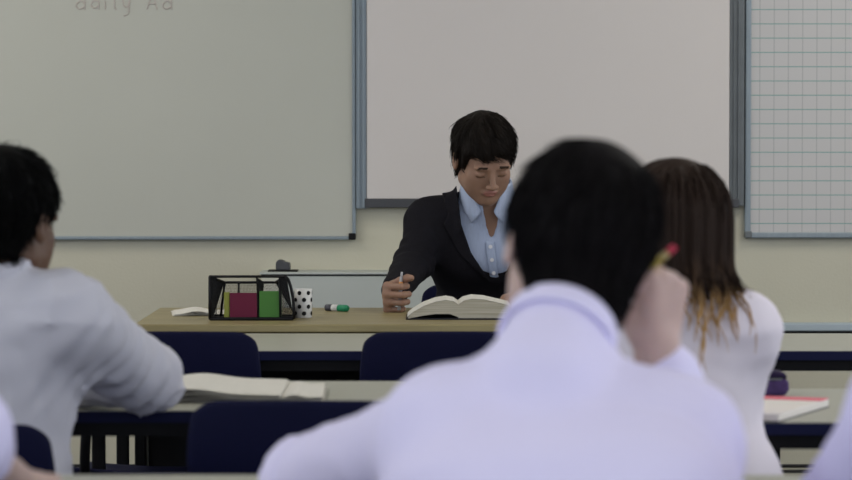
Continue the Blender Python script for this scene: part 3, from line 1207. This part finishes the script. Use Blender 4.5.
        co.matrix_parent_inverse = sh.matrix_parent_inverse @ Matrix.Identity(4)
        co.matrix_parent_inverse = Matrix.Translation(-root.location) if False else Matrix.Identity(4)

    def tr(P):
        d = dcap(P, J['pelvis'] - J['u'] * .085, J['pelvis'] + J['u'] * .085, .116)
        for s in 'LR':
            d = smin(d, dcap(P, J['hip' + s], J['kn' + s], .092, .066), .05)
            d = smin(d, dcap(P, J['kn' + s], J['an' + s] + vec(0, 0, .0), .066, .055), .03)
        d = d - .004 * vnoise(P * 16)
        return smax(d, P[:, 2] - (J['pelvis'][2] + .05), .01)
    lo, hi = bounds([J[k_] for k_ in ('pelvis', 'knL', 'knR', 'anL', 'anR')], .15)
    lo[2] = max(lo[2], .05)
    V, Q = surfnet(tr, lo, hi, .014)
    mesh_from('trousers', [(V, Q, 0)], [M[trousers]], root)
    for s in 'LR':
        a = J['an' + s].copy()
        fw = J['fwd']

        def sho(P):
            d = dcap(P, vec(a[0], a[1], .052) - fw * .035, vec(a[0], a[1], .045) + fw * .15, .044, .036)
            d = smin(d, dcap(P, vec(a[0], a[1], .05), vec(a[0], a[1], .11), .045, .046), .03)
            return smax(d, .004 - P[:, 2], .006)
        V, Q = surfnet(sho, vec(a[0] - .25, a[1] - .25, -.02), vec(a[0] + .25, a[1] + .25, .18), .008)
        mesh_from('shoe', [(V, Q, 0)], [M['shoe']], root)
    return root, bo, sh


def joints(fwd, pelvis, chest, neck, head, shL, shR, elL, elR, wrL, wrR, knee_dz=0.0, thigh=.42, kn_h=.50, waist=None, girth=1.0):
    fwd = unit(fwd)
    up = vec(0, 0, 1)
    u = np.cross(fwd, up)       # to the person's right
    J = dict(fwd=fwd, u=u, pelvis=vec(*pelvis), chest=vec(*chest), neck=vec(*neck), head=vec(*head),
             shL=vec(*shL), shR=vec(*shR), elL=vec(*elL), elR=vec(*elR), wrL=vec(*wrL), wrR=vec(*wrR), girth=girth)
    J['waist'] = vec(*waist) if waist is not None else (J['pelvis'] * .55 + J['chest'] * .45)
    for s, sg in (('L', -1), ('R', 1)):
        J['hip' + s] = J['pelvis'] + u * sg * .09 + fwd * .02 - up * .01
        kn = J['hip' + s] + fwd * thigh + u * sg * .03
        kn[2] = kn_h
        J['kn' + s] = kn
        an = kn + fwd * .0
        an[2] = .09
        J['an' + s] = an
    return J


FWD = vec(0, 1, 0)
SEAT = .56

# ------------------------------------------------------------------ the teacher (faces the class)
Jt = joints((0, -1, 0), (.165, 8.14, .56), (.165, 8.06, .865), (.160, 8.00, 1.026), (.150, 7.88, 1.121),
            (.318, 8.03, .950), (.008, 8.03, .950),            # left, right shoulder (her own sides)
            (.385, 7.90, .82), (-.030, 7.93, .852),
            (.27, 7.62, .785), (-.086, 7.66, .780), girth=.83)
Jt['hs'] = .93
Jt['ar'] = .86
TH = [dict(w=Jt['wrR'], d=(-.10, -1, -.05), n=(1, -.15, 0), side='R', curls=[(62, 92, 50), (66, 92, 55), (70, 92, 55), (76, 90, 55)],
           thumb=(.75, .40, .45), spread=.01),
      dict(w=Jt['wrL'], d=(-.55, -.8, -.12), n=(.1, 0, -1), side='L', curls=(18, 22, 15), thumb=(.6, .5, .1), spread=.06)]
Rt = rotm(math.radians(30), math.radians(3), PI + math.radians(15))


def t_flow(p, fl):
    fr = (p[:, 1] > .02)[:, None]
    return fl + fr * vec(-.9, .3, -.2)


t_hair = hair_sdf_factory(size=(.0845, .106, .099), c=(0, -.012, .034), hl=[-.080, -.072, -.035, -.022, -.010, .044, .052, .054], clump=.009)
troot, tbody, tshirt = build_person('person in black jacket and light blue shirt, reading at the desk with pen in hand',
                                    Jt, M['skin_t'], M['lips'], M['hair_t'], M['blue_shirt'], Rt, t_hair, (.165, 8.14, 0), TH,
                                    inf=.005, sleeve_to=.86, fold=.002, shirt_h=.007, seams=False, hair_n=2600, hair_lift=.007,
                                    strand_flow=t_flow, strand_kw=dict(rad=.0013), collar=False, v_cut=True)


def t_xc(z):
    return np.interp(z, [.785, .875, 1.06], [.187, .174, .162])


def t_w(z):
    return np.interp(z, [.785, .80, .875, .95, 1.06], [0, .018, .057, .078, .084])


def jacket_d(P, inf=.018):
    d = torso_sdf(P, Jt, inf, .06)
    for s in 'LR':
        d = smin(d, arm_sdf(P, Jt, s, inf - .003, .88, r2=.020), .04)
    d = smin(d, dcap(P, Jt['neck'] - vec(0, 0, .06), Jt['neck'] + vec(0, -.008, .030), .082, .070), .03)
    for s in 'LR':   # shoulder pads
        d = smin(d, dell(P, Jt['sh' + s] + vec(0, 0, .012), (.050, .055, .032)), .03)
    return d + folds(P, Jt, .0035)


def jacket(P):
    d = jacket_d(P)
    x, y, z = P.T
    front = y < 8.02 + .2 * (z - 1.0)
    cut = np.abs(x - t_xc(z)) - t_w(z)
    d = np.where(front, smax(d, -cut, .006), d)
    d = smax(d, -dcap(P, Jt['neck'] + vec(0, -.005, .005), Jt['neck'] + vec(0, -.05, .15), .062, .085), .008)
    return smax(d, .47 - z, .01)


lo, hi = bounds([Jt[k_] for k_ in ('chest', 'pelvis', 'neck', 'shL', 'shR', 'elL', 'elR', 'wrL', 'wrR')], .15)
lo[2] = .44
V, Q = surfnet(jacket, lo, hi, .0068)
jk = mesh_from('jacket', [(relax(V, Q, 1), Q, 0)], [M['jacket']], troot)


def mk_child(name, f, lo, hi, h, m, parent_mesh):
    V, Q = surfnet(f, lo, hi, h)
    o = mesh_from(name, [(V, Q, 0)], [m], None)
    o.parent = parent_mesh
    return o


for sg, nm in ((-1, 'left'), (1, 'right')):
    def lap(P, sg=sg):
        x, y, z = P.T
        d = np.abs(jacket_d(P) - .003) - .0035
        a = sg * (x - t_xc(z)) - t_w(z)
        wid = np.interp(z, [.79, .86, .95, .975, 1.03, 1.08], [.004, .030, .046, .030, .040, .036])
        d = smax(d, -a - .001, .002)
        d = smax(d, a - wid, .002)
        d = smax(d, .795 - z, .002)
        d = smax(d, z - 1.065, .002)
        return np.maximum(d, y - 8.02)
    mk_child('lapel', lap, vec(.165 - .17, 7.80, .77), vec(.165 + .17, 8.04, 1.09), .0034, M['jacket'], jk)

# her shirt collar: two points turned down over an open neck, and the skin of the throat
nt_ = Jt['neck']


def t_col(P):
    x, y, z = P.T
    q = P - nt_
    ndv = unit(vec(0, -.35, 1))
    tt = q @ ndv
    d = np.abs(dcap(P, nt_ - ndv * .03, nt_ + ndv * .06, .078, .058)) - .003
    d = smax(d, tt - .040, .003)
    sd = np.abs(x - .160)
    lowlim = np.where(y < nt_[1], -.004 - .055 * np.clip(1 - np.abs(sd - .040) / .035, 0, 1), -.004)
    d = smax(d, lowlim - tt, .003)
    op = .012 + .42 * np.clip(tt + .03, 0, 1)
    d = np.where(y < nt_[1], smax(d, op - sd, .003), d)
    return d


mk_child('collar', t_col, nt_ - .12, nt_ + .12, .003, M['blue_shirt'], tshirt)


def t_skin(P):
    """throat skin showing in the shirt's open neck"""
    x, y, z = P.T
    return P


# placket and buttons down the front of her shirt
def plk(P):
    x, y, z = P.T
    base = torso_sdf(P, Jt, .006, .07) + folds(P, Jt, .002)
    d = np.abs(base - .002) - .0022
    d = smax(d, np.abs(x - t_xc(z) + .004) - .013, .002)
    d = smax(d, .80 - z, .002); d = smax(d, z - .905, .002)
    return np.maximum(d, y - 8.0)


mk_child('placket', plk, vec(.09, 7.78, .78), vec(.27, 8.0, 1.0), .0034, M['blue_shirt'], tshirt)


def surf_y(f, x, z, y0=7.75, y1=8.02):
    ys_ = np.linspace(y0, y1 + .1, 400)
    P = np.stack([np.full(400, x), ys_, np.full(400, z)], 1)
    v = f(P)
    i = np.argmax(v < 0)
    return ys_[i]


for zz in (.89, .855, .82):
    xx = float(t_xc(zz)) - .004
    yy = surf_y(lambda P: torso_sdf(P, Jt, .006, .07), xx, zz) - .006
    bm = bmesh.new()
    bmesh.ops.create_cone(bm, cap_ends=True, segments=16, radius1=.0052, radius2=.0052, depth=.003,
                          matrix=Matrix.Translation((xx, yy, zz)) @ Matrix.Rotation(PI / 2, 4, 'X'))
    b = obj('button', bm, M['button'])
    b.parent = tshirt

# her pen, upright in the fist
pp = in_hand(TH[0]['w'], TH[0]['d'], TH[0]['n'], 'R', .088, 0, .030)
t = thing('pen', 'grey pen with an orange collar, upright in the fist of the person in black jacket', 'pen', tuple(pp), 0)
t.rotation_euler = (math.radians(-8), math.radians(4), 0)
bm = bmesh.new(); tube(bm, [(0, 0, -.030), (0, 0, .052)], .0045, 12); obj('barrel', bm, M['pen'], t, True)
bm = bmesh.new(); tube(bm, [(0, 0, .052), (0, 0, .056), (0, 0, .066)], [.0045, .003, .0028], 12); obj('push_button', bm, M['pen'], t, True)
bm = bmesh.new(); tube(bm, [(0, 0, .033), (0, 0, .041)], .0056, 12); obj('collar_ring', bm, M['orange'], t, True)

# ------------------------------------------------------------------ the big central boy (seen from behind)
Jf = joints((0, 1, 0), (.12, 2.98, .56), (.145, 3.17, .77), (.140, 3.285, .952), (.168, 3.40, 1.050),
            (.020, 3.24, .858), (.268, 3.25, .850),
            (-.135, 3.60, .765), (.312, 3.62, .765),
            (-.02, 3.76, .765), (.270, 3.56, .925), girth=1.0)
Jf['hs'] = .96
FH = [dict(w=Jf['wrR'], d=(.10, .0, 1), n=(-.72, .68, .1), side='R', curls=[(50, 80, 40), (60, 85, 45), (66, 85, 45), (70, 85, 45)],
           thumb=(.7, .35, .5), spread=.02),
      dict(w=Jf['wrL'], d=(.9, .4, -.05), n=(0, 0, -1), side='L', curls=(15, 20, 15), thumb=(.7, .5, .1))]
Rf = rotm(math.radians(12), math.radians(13), math.radians(8))
f_hair = hair_sdf_factory(size=(.0865, .104, .0985), clump=.004)
build_person('boy with short dark hair and white shirt, back to camera, largest figure, in the middle',
             Jf, M['skin_f'], M['lips'], M['hair_f'], M['shirt'], Rf, f_hair, (.12, 2.98, 0), FH, inf=.017, fold=.006,
             hair_n=2600, hair_lift=.006, sleeve_to=.80)
pa = in_hand(FH[0]['w'], FH[0]['d'], FH[0]['n'], 'R', .095, .012, .014)

# his pencil
t = thing('pencil', 'yellow pencil with a red eraser end, held up in the hand of the central boy', 'pencil', (.252, 3.540, 1.017))
PD = unit(vec(.74, .15, .65))
t.rotation_euler = Vector(PD).to_track_quat('Z', 'Y').to_euler()
bm = bmesh.new(); tube(bm, [(0, 0, -.060), (0, 0, .030)], .0042, 6); obj('shaft', bm, M['pencil'], t)
bm = bmesh.new(); tube(bm, [(0, 0, .030), (0, 0, .040)], .0044, 12); obj('ferrule', bm, M['ferrule'], t, True)
bm = bmesh.new(); tube(bm, [(0, 0, .040), (0, 0, .052)], .0042, 12); obj('eraser_tip', bm, M['eraser'], t, True)
bm = bmesh.new(); tube(bm, [(0, 0, -.078), (0, 0, -.060)], [.0006, .0042], 8); obj('point', bm, M['wood_lead'], t, True)

# ------------------------------------------------------------------ the black-haired boy at the left
Jl = joints((0, 1, 0), (-.745, 4.86, .56), (-.730, 4.87, .80), (-.690, 4.86, .955), (-.676, 4.88, 1.040),
            (-.865, 4.84, .905), (-.568, 4.83, .888),
            (-.90, 5.08, .775), (-.466, 5.03, .782),
            (-.76, 5.22, .765), (-.600, 5.16, .765), girth=.88)
Jl['hs'] = .95
LH = [dict(w=Jl['wrR'], d=(-.9, .3, .05), n=(0, .3, -1), side='R', curls=(25, 30, 20), thumb=(.7, .5, .2)),
      dict(w=Jl['wrL'], d=(.9, .25, .02), n=(0, 0, -1), side='L', curls=(20, 25, 20), thumb=(.7, .5, .1))]
Rl = rotm(math.radians(8), 0, math.radians(-25))
l_hair = hair_sdf_factory(size=(.0865, .104, .097), clump=.006, hl=[-.070, -.066, -.02, .010, .010, .042, .055, .06])
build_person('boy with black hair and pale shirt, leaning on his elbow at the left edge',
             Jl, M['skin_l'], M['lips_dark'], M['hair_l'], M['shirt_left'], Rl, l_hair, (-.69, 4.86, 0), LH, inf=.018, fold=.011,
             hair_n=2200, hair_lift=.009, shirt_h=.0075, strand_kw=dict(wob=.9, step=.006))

# ------------------------------------------------------------------ the long-haired girl
Jg = joints((0, 1, 0), (.360, 4.84, .57), (.372, 4.86, .77), (.385, 4.86, .922), (.398, 4.88, 1.020),
            (.245, 4.86, .870), (.503, 4.86, .868),
            (.16, 5.05, .78), (.462, 4.92, .690),
            (.27, 5.18, .765), (.40, 5.10, .745), girth=.86, waist=(.335, 4.85, .69))
Jg['hs'] = .95
Jg['girth'] = .80
Jg['ar'] = .92
GH = [dict(w=Jg['wrR'], d=(-.5, .8, .05), n=(0, 0, -1), side='R', curls=(15, 20, 15), thumb=(.7, .5, .1)),
      dict(w=Jg['wrL'], d=(.6, .8, .02), n=(0, 0, -1), side='L', curls=(15, 20, 15), thumb=(.7, .5, .1))]
Rg = rotm(math.radians(10), math.radians(-6), math.radians(32))
g_hair = hair_sdf_factory(size=(.086, .106, .097), clump=.004, hl=[-.10, -.095, -.09, -.08, -.05, .045, .06, .065])
groot, _, _ = build_person('girl with long golden-ended brown hair and white blouse, right of the central boy',
                           Jg, M['skin_f'], M['lips'], None, M['blouse'], Rg, g_hair, (.395, 4.84, 0), GH, inf=.014, fold=.005,
                           hair_n=10, shirt_h=.0075, hip_flare=.006)


def long_hair():
    """cap plus several hundred long wavy locks falling to the shoulders"""
    hc, R = Jg['head'], Rg
    V, Q = surfnet(g_hair, np.array([-.14, -.16, -.14]), np.array([.14, .16, .17]), .0036)
    hs = Jg['hs']
    W = (V * hs) @ R.T + hc
    isl = [(W, Q, 0)]
    tips = [np.zeros(len(W))]
    # locks start on the lower back and both sides of the cap
    n = 1500
    c = W
    sel = np.where((V[:, 1] < .045) & (V[:, 2] < .11))[0]
    p = W[sel[rng.integers(0, len(sel), n)]].copy()
    k = 22
    out = [p.copy()]
    ph = rng.random(n) * 6.28
    f = lambda P: g_hair((P - hc) @ R / hs) * hs
    sh_ = lambda P: np.minimum(torso_sdf(P, Jg, .020, .07), arm_sdf(P, Jg, 'R', .02))
    right = p[:, 0] > hc[0] + .0
    longer = (rng.random(n) < .15) & (p[:, 0] > hc[0] + .01)
    zend = np.where(longer, rng.normal(.880, .035, n), rng.normal(.962, .018, n))
    length = np.clip(p[:, 2] - zend, .02, 1) / (.0125 * 20)
    fan = rng.normal(0, 1, n)
    p0 = p.copy()
    for j in range(k - 1):
        below = np.clip((hc[2] - .03 - p[:, 2]) / .08, 0, 1)
        fl = np.stack([(.12 + .10 * fan + 1.1 * right * (j > 14) * ~longer) * below + .35 * np.sin(j * .55 + ph) * below,
                       -.10 * below + .22 * np.cos(j * .5 + ph) * below + .0 * below,
                       -np.ones(n)], 1)
        g = grad(f, p)
        dd = f(p)
        nearw = np.clip(1 - dd / .02, 0, 1)[:, None]
        fl = fl - g * np.minimum((fl * g).sum(1), 0)[:, None] * nearw
        fl /= np.linalg.norm(fl, axis=1)[:, None]
        p = p + fl * .0125 * length[:, None]
        # keep out of head and shirt, resting just on top
        for ff in (f, sh_):
            dd = ff(p)
            g = grad(ff, p)
            push = np.clip(.004 - dd, 0, .03)
            p = p + g * push[:, None]
        out.append(p.copy())
    paths = np.stack(out, 1)
    r = .0022 * np.concatenate([np.ones(k - 6), np.linspace(1, .2, 6)])[None] * rng.uniform(.6, 1.2, (n, 1))
    SV, SQ = strand_mesh(paths, r)
    z = SV[:, 2]
    gold = np.repeat(np.where(longer, 1.25, np.clip(rng.normal(.05, .15, n) + 1.2 * (p0[:, 0] - hc[0]), 0, 1)), k * 3)
    tp = np.clip((hc[2] - .02 - z) / .13, 0, 1) * gold
    isl.append((SV, SQ, 0))
    tips.append(np.clip(tp, 0, 1))
    return mesh_from('hair', isl, [M['hair_g']], groot, attr=np.concatenate(tips))


long_hair()

# ------------------------------------------------------------------ pupils cut by the right and left edges
Jr = joints((0, 1, 0), (.72, 2.93, .56), (.67, 3.02, .80), (.67, 3.06, .985), (.69, 3.15, 1.09),
            (.499, 3.06, .907), (.84, 3.06, .90),
            (.457, 3.30, .765), (.96, 3.42, .775),
            (.60, 3.54, .765), (.82, 3.62, .765), girth=1.0)
RH = [dict(w=Jr['wrR'], d=(-.7, .7, 0), n=(0, 0, -1), side='R', curls=(15, 20, 15), thumb=(.7, .5, .1)),
      dict(w=Jr['wrL'], d=(.7, .7, 0), n=(0, 0, -1), side='L', curls=(15, 20, 15), thumb=(.7, .5, .1))]
build_person('pupil in white shirt, only a blurred sleeve showing at the bottom right corner',
             Jr, M['skin_f'], M['lips'], M['hair_t'], M['shirt'], rotm(.2, 0, 0), hair_sdf_factory(), (.72, 2.93, 0), RH,
             inf=.017, fold=.005, hair_n=1200, shirt_h=.010)
Jn = joints((0, 1, 0), (-.84, 2.93, .56), (-.84, 3.0, .83), (-.84, 3.04, .995), (-.84, 3.12, 1.10),
            (-1.00, 3.04, .93), (-.675, 3.05, .935),
            (-1.07, 3.40, .775), (-.515, 3.34, .845),
            (-.90, 3.60, .765), (-.478, 3.57, .765), girth=1.0)
NH = [dict(w=Jn['wrR'], d=(.0, .9, -.02), n=(-.1, 0, -1), side='R', curls=(15, 20, 15), thumb=(.7, .5, .1)),
      dict(w=Jn['wrL'], d=(.7, .7, 0), n=(0, 0, -1), side='L', curls=(15, 20, 15), thumb=(.7, .5, .1))]
build_person('pupil in short-sleeved white shirt, elbow and bare forearm at the bottom left corner',
             Jn, M['skin_f'], M['lips'], M['hair_f'], M['shirt'], rotm(.2, 0, 0), hair_sdf_factory(), (-.84, 2.93, 0), NH,
             inf=.017, fold=.005, hair_n=1200, shirt_h=.010, sleeve_to=.06)

# ------------------------------------------------------------------ things on the teacher's desk
DZ = .74
# open book
t = thing('open_book', 'thick open book lying on the desk in front of the seated reader', 'book', (.078, 7.27, DZ))
bm = bmesh.new()
for sgn, top, bot in (
        (-1, [(0, .036), (-.012, .044), (-.030, .047), (-.055, .043), (-.085, .032), (-.112, .016), (-.122, .006)],
         [(-.120, .003), (-.085, .010), (-.055, .014), (-.02, .014), (0, .006)]),
        (1, [(0, .036), (.012, .045), (.032, .050), (.062, .048), (.092, .041), (.122, .034)],
         [(.124, .004), (.06, .004), (0, .004)])):
    prism(bm, top + bot, 0, .19)
obj('page_block', bm, M['pages'], t)
bm = bmesh.new()
for pts in ([(0, .0365), (-.012, .0445), (-.030, .0475), (-.055, .0435), (-.085, .0325), (-.112, .0165), (-.123, .0065)],
            [(0, .0365), (.012, .0455), (.032, .0505), (.062, .0485), (.092, .0415), (.123, .0345)]):
    up_ = [(x, z + .0008) for x, z in pts]
    prism(bm, pts + up_[::-1], -.002, .191)
obj('top_page', bm, M['paper'], t)
bm = bmesh.new()
prism(bm, [(-.126, 0), (-.126, .003), (-.02, .004), (0, .004), (.02, .003), (.128, .003), (.128, 0)], -.004, .194)
obj('cover_board', bm, M['cover_dark'], t)

# mesh desk organiser
t = thing('desk_organiser', 'black wire mesh desk organiser with coloured card blocks, on the left of the desk', 'desk organiser',
          (-.5185, 7.24, DZ))
OW, OH, OD = .203, .105, .13
bm = bmesh.new()
prof = [(0, 0), (0, .104), (.012, OH), (.05, OH)]
fr = .0028
tube(bm, [(.003, .003, .004), (OW - .003, .003, .004)], .004, 8)
tube(bm, [(.003, .003, OH), (OW - .02, .003, OH)], .0032, 8)
tube(bm, [(.003, .003, .004), (.003, .003, OH)], .0038, 8)
rc = [(OW, .003, .004), (OW, .003, .03), (OW - .002, .003, .055), (OW - .007, .003, .08), (OW - .013, .003, .098), (OW - .02, .003, OH)]
tube(bm, rc, .0038, 8)
tube(bm, [(OW - .032, .006, .004), (OW - .034, .006, OH - .001)], .0026, 8)
tube(bm, [(.003, OD, .004), (OW - .003, OD, .004)], .003, 8)
tube(bm, [(.03, OD, OH - .02), (OW - .05, OD, OH - .02)], .003, 8)
tube(bm, [(.003, .003, OH), (.03, OD, OH - .02)], .003, 8)
tube(bm, [(OW - .02, .003, OH), (OW - .05, OD, OH - .02)], .003, 8)
tube(bm, [(.003, .003, .004), (.003, OD, .004)], .003, 8)
tube(bm, [(OW - .003, .003, .004), (OW - .003, OD, .004)], .003, 8)
tube(bm, [(.03, OD, OH - .02), (.02, OD, .004)], .003, 8)
obj('frame', bm, M['black'], t, True)


def mesh_panel(name, p00, p10, p01, p11, nu, nv, r=.0009):
    bm = bmesh.new()
    a, b, c, d = map(Vector, (p00, p10, p01, p11))
    for i in range(nu + 1):
        s = i / nu
        tube(bm, [a.lerp(b, s), c.lerp(d, s)], r, 4, False)
    for j in range(nv + 1):
        s = j / nv
        tube(bm, [a.lerp(c, s), b.lerp(d, s)], r, 4, False)
    return obj(name, bm, M['black'], t)


mesh_panel('mesh_side', (.003, .004, .004), (.003, OD, .004), (.003, .004, OH), (.028, OD, OH - .02), 34, 28)
mesh_panel('mesh_side', (OW, .004, .004), (OW - .003, OD, .004), (OW - .018, .004, OH), (OW - .05, OD, OH - .02), 34, 28)
mesh_panel('mesh_back', (.003, OD, .004), (OW - .003, OD, .004), (.028, OD, OH - .02), (OW - .05, OD, OH - .02), 40, 22, .0004)
mesh_panel('mesh_divider', (.118, .01, .004), (.118, OD, .004), (.113, .01, OH - .002), (.125, OD, OH - .02), 30, 26, .0008)
mesh_panel('mesh_divider', (.066, .06, .004), (.066, OD, .004), (.066, .06, OH - .018), (.066, OD, OH - .02), 14, 20, .0008)
mesh_panel('mesh_corner', (.172, .004, .004), (OW, .004, .004), (.172, .004, OH), (OW - .02, .004, OH), 10, 30, .0007)
mesh_panel('mesh_corner', (.003, .004, .004), (.020, .004, .004), (.003, .004, OH), (.016, .004, OH), 5, 30, .0007)
simple('base_tray', M['black'], (.003, OW - .003, .004, OD, .0, .004), parent=t)
ox, oy = t.location.x, t.location.y


def card_block(label, m, x0, x1, y0, y1, z1):
    o = thing('note_card_block', label, 'card block', (ox + (x0 + x1) / 2, oy + y0, DZ + .004), 0)
    h = (x1 - x0) / 2
    simple('card_stack', m, (-h, h, 0, y1 - y0, 0, z1 - .002), parent=o, bev=.0015)
    simple('front_card', m, (-h, h, -.0012, 0, .0, z1), parent=o)
    return o


card_block('magenta card block standing in the black mesh organiser', M['magenta'], .050, .115, .012, .05, .062)
card_block('green card block standing in the black mesh organiser', M['green'], .1205, .172, .012, .05, .066)
card_block('narrow lime card block beside the magenta one in the mesh organiser', M['lime'], .036, .0485, .016, .05, .063)

# spotted pen cup
t = thing('spotted_pen_cup', 'white cup with black spots beside the mesh organiser', 'cup', (-.298, 7.36, DZ))
bm = bmesh.new()
n = 40
prof = [(.0205, 0), (.0215, .001), (.0222, .070), (.0214, .070), (.0200, .003), (0, .003)]
rings = []
for r_, z_ in prof:
    rings.append([bm.verts.new((max(r_, .0001) * math.cos(2 * PI * i / n), max(r_, .0001) * math.sin(2 * PI * i / n), z_)) for i in range(n)])
for a, b in zip(rings, rings[1:]):
    for i in range(n):
        bm.faces.new((a[i], a[(i + 1) % n], b[(i + 1) % n], b[i]))
bm.faces.new(rings[0][::-1])
obj('cup_wall', bm, M['china'], t, True)
bm = bmesh.new()
for row in range(4):
    zc = .011 + row * .0165
    for kq in range(6):
        a0 = (kq + .5 * (row % 2)) * PI / 3 - PI / 2 + .15
        cv = bm.verts.new((.0226 * math.cos(a0), .0226 * math.sin(a0), zc))
        rr = []
        for q in range(16):
            aa = a0 + 0.0053 * math.cos(q * PI / 8) / .0222
            rr.append(bm.verts.new((.0225 * math.cos(aa), .0225 * math.sin(aa), zc + 0.0053 * math.sin(q * PI / 8))))
        for q in range(16):
            bm.faces.new((cv, rr[q], rr[(q + 1) % 16]))
obj('black_spots', bm, M['black'], t)

# board marker
t = thing('board_marker', 'white board marker with a green cap lying on the desk', 'marker', (-.222, 7.62, DZ + .0085))
t.rotation_euler = (0, 0, math.radians(-38))
bm = bmesh.new(); tube(bm, [(-.030, 0, 0), (.004, 0, 0)], .0085, 16); obj('barrel', bm, M['china'], t, True)
bm = bmesh.new(); tube(bm, [(.004, 0, 0), (.030, 0, 0), (.034, 0, 0)], [.0088, .0085, .006], 16); obj('cap', bm, M['cap_green'], t, True)
bm = bmesh.new(); tube(bm, [(-.038, 0, 0), (-.036, 0, 0), (-.016, 0, 0)], [.006, .0086, .0087], 16); obj('end_plug', bm, M['cap_dark'], t, True)


# ------------------------------------------------------------------ paper
def sheet_stack(name, parent, m, w, d, n, gap, seed, lift=0.0, curl=0.0, jitter=.006):
    rr = random.Random(seed)
    bm = bmesh.new()
    for s in range(n):
        a = rr.uniform(-.04, .04)
        ox_, oy_ = rr.uniform(-jitter, jitter), rr.uniform(-jitter, jitter)
        nx, ny = 14, 6
        g = []
        for layer in (0, 1):
            rows = []
            for i in range(nx + 1):
                row = []
                for j in range(ny + 1):
                    u, v = i / nx - .5, j / ny - .5
                    x = u * w + ox_; y = v * d + oy_
                    z = s * gap + layer * .0006 + (lift * math.exp(-((u + .1) / .22) ** 2) + curl * max(0, v) ** 2 * 4) * (s + 1) / n \
                        + .0012 * math.sin(u * 9 + s) * (s / n)
                    row.append(bm.verts.new((x * math.cos(a) - y * math.sin(a), x * math.sin(a) + y * math.cos(a), z + .0003)))
                rows.append(row)
            g.append(rows)
        for L in g:
            for i in range(nx):
                for j in range(ny):
                    bm.faces.new((L[i][j], L[i + 1][j], L[i + 1][j + 1], L[i][j + 1]))
        for i in range(nx):
            for j in (0, ny):
                bm.faces.new((g[0][i][j], g[0][i + 1][j], g[1][i + 1][j], g[1][i][j]))
        for j in range(ny):
            for i in (0, nx):
                bm.faces.new((g[0][i][j], g[0][i][j + 1], g[1][i][j + 1], g[1][i][j]))
    return obj(name, bm, m, parent, smooth=False)


t = sheet_stack('loose_papers', None, M['paper'], .14, .20, 4, .0014, 3, lift=.006)
t.location = (-.560, 7.52, DZ); t.rotation_euler = (0, 0, .12)
tag(t, 'few loose white sheets at the left end of the teacher desk', 'paper')

t = thing('open_exercise_book', 'open white exercise book lying on the table behind the nearest empty chair', 'exercise book', (-.285, 5.37, .72))
sheet_stack('left_pages', t, M['paper'], .25, .30, 6, .0024, 5, lift=.012, curl=.004).location = (-.085, 0, .001)
sheet_stack('right_pages', t, M['paper'], .075, .27, 5, .0020, 6, lift=.004, curl=.002, jitter=.003).location = (.068, -.01, .001)

t = sheet_stack('worksheet_pile', None, M['paper'], .26, .20, 6, .003, 8, lift=.01)
t.location = (-.60, 5.30, .72)
tag(t, 'pile of worksheets under the hands of the black-haired boy', 'paper')

# pad with pink binding and purple pencil case
t = thing('writing_pad', 'white writing pad with a pink-red bound edge on the right table', 'writing pad', (.528, 5.05, .72))
t.rotation_euler = (0, 0, math.radians(-23))
simple('page_block', M['pad'], (-.105, .105, -.150, .150, .0015, .014), parent=t, bev=.001)
simple('binding', M['pink'], (-.105, .105, .105, .150, .014, .0155), parent=t)
simple('back_board', M['cover_dark'], (-.106, .106, -.151, .151, -.0, .0015), parent=t)
t = thing('pencil_case', 'purple fabric pencil case behind the writing pad', 'pencil case', (.560, 5.40, .72))
bm = bmesh.new()
prism(bm, [(-.08, 0), (.078, 0), (.083, .012), (.082, .030), (-.083, .030), (-.085, .012)], -.035, .035)
soften(obj('case_body', bm, M['purple'], t), .008, 3)
bm = bmesh.new()
prism(bm, [(-.081, .029), (.081, .029), (.077, .041), (.04, .045), (-.04, .045), (-.078, .041)], -.033, .033)
soften(obj('case_flap', bm, M['purple_dark'], t), .006, 3)
bm = bmesh.new()
tube(bm, [(-.07, -.036, .030), (.07, -.036, .030)], .0016, 6)
obj('zip', bm, M['alu_dark'], t)

# wrist watch of the left boy
wv = Jl['wrR']
dv = unit(wv - Jl['elR'])
t = thing('wrist_watch', 'steel wrist watch on the wrist of the black-haired boy', 'watch', tuple(wv - dv * .012))
t.rotation_euler = Vector(dv).to_track_quat('Z', 'Y').to_euler()
bm = bmesh.new()
pts = [(math.cos(a) * .031, math.sin(a) * .031, 0) for a in np.linspace(0, 2 * PI, 33)]
tube(bm, pts, .0045, 6, False)
obj('bracelet', bm, M['watch'], t, True)
bm = bmesh.new()
bmesh.ops.create_cone(bm, cap_ends=True, segments=24, radius1=.016, radius2=.015, depth=.007,
                      matrix=Matrix.Translation((0, -.034, 0)) @ Matrix.Rotation(PI / 2, 4, 'X'))
obj('watch_face', bm, M['watch'], t)
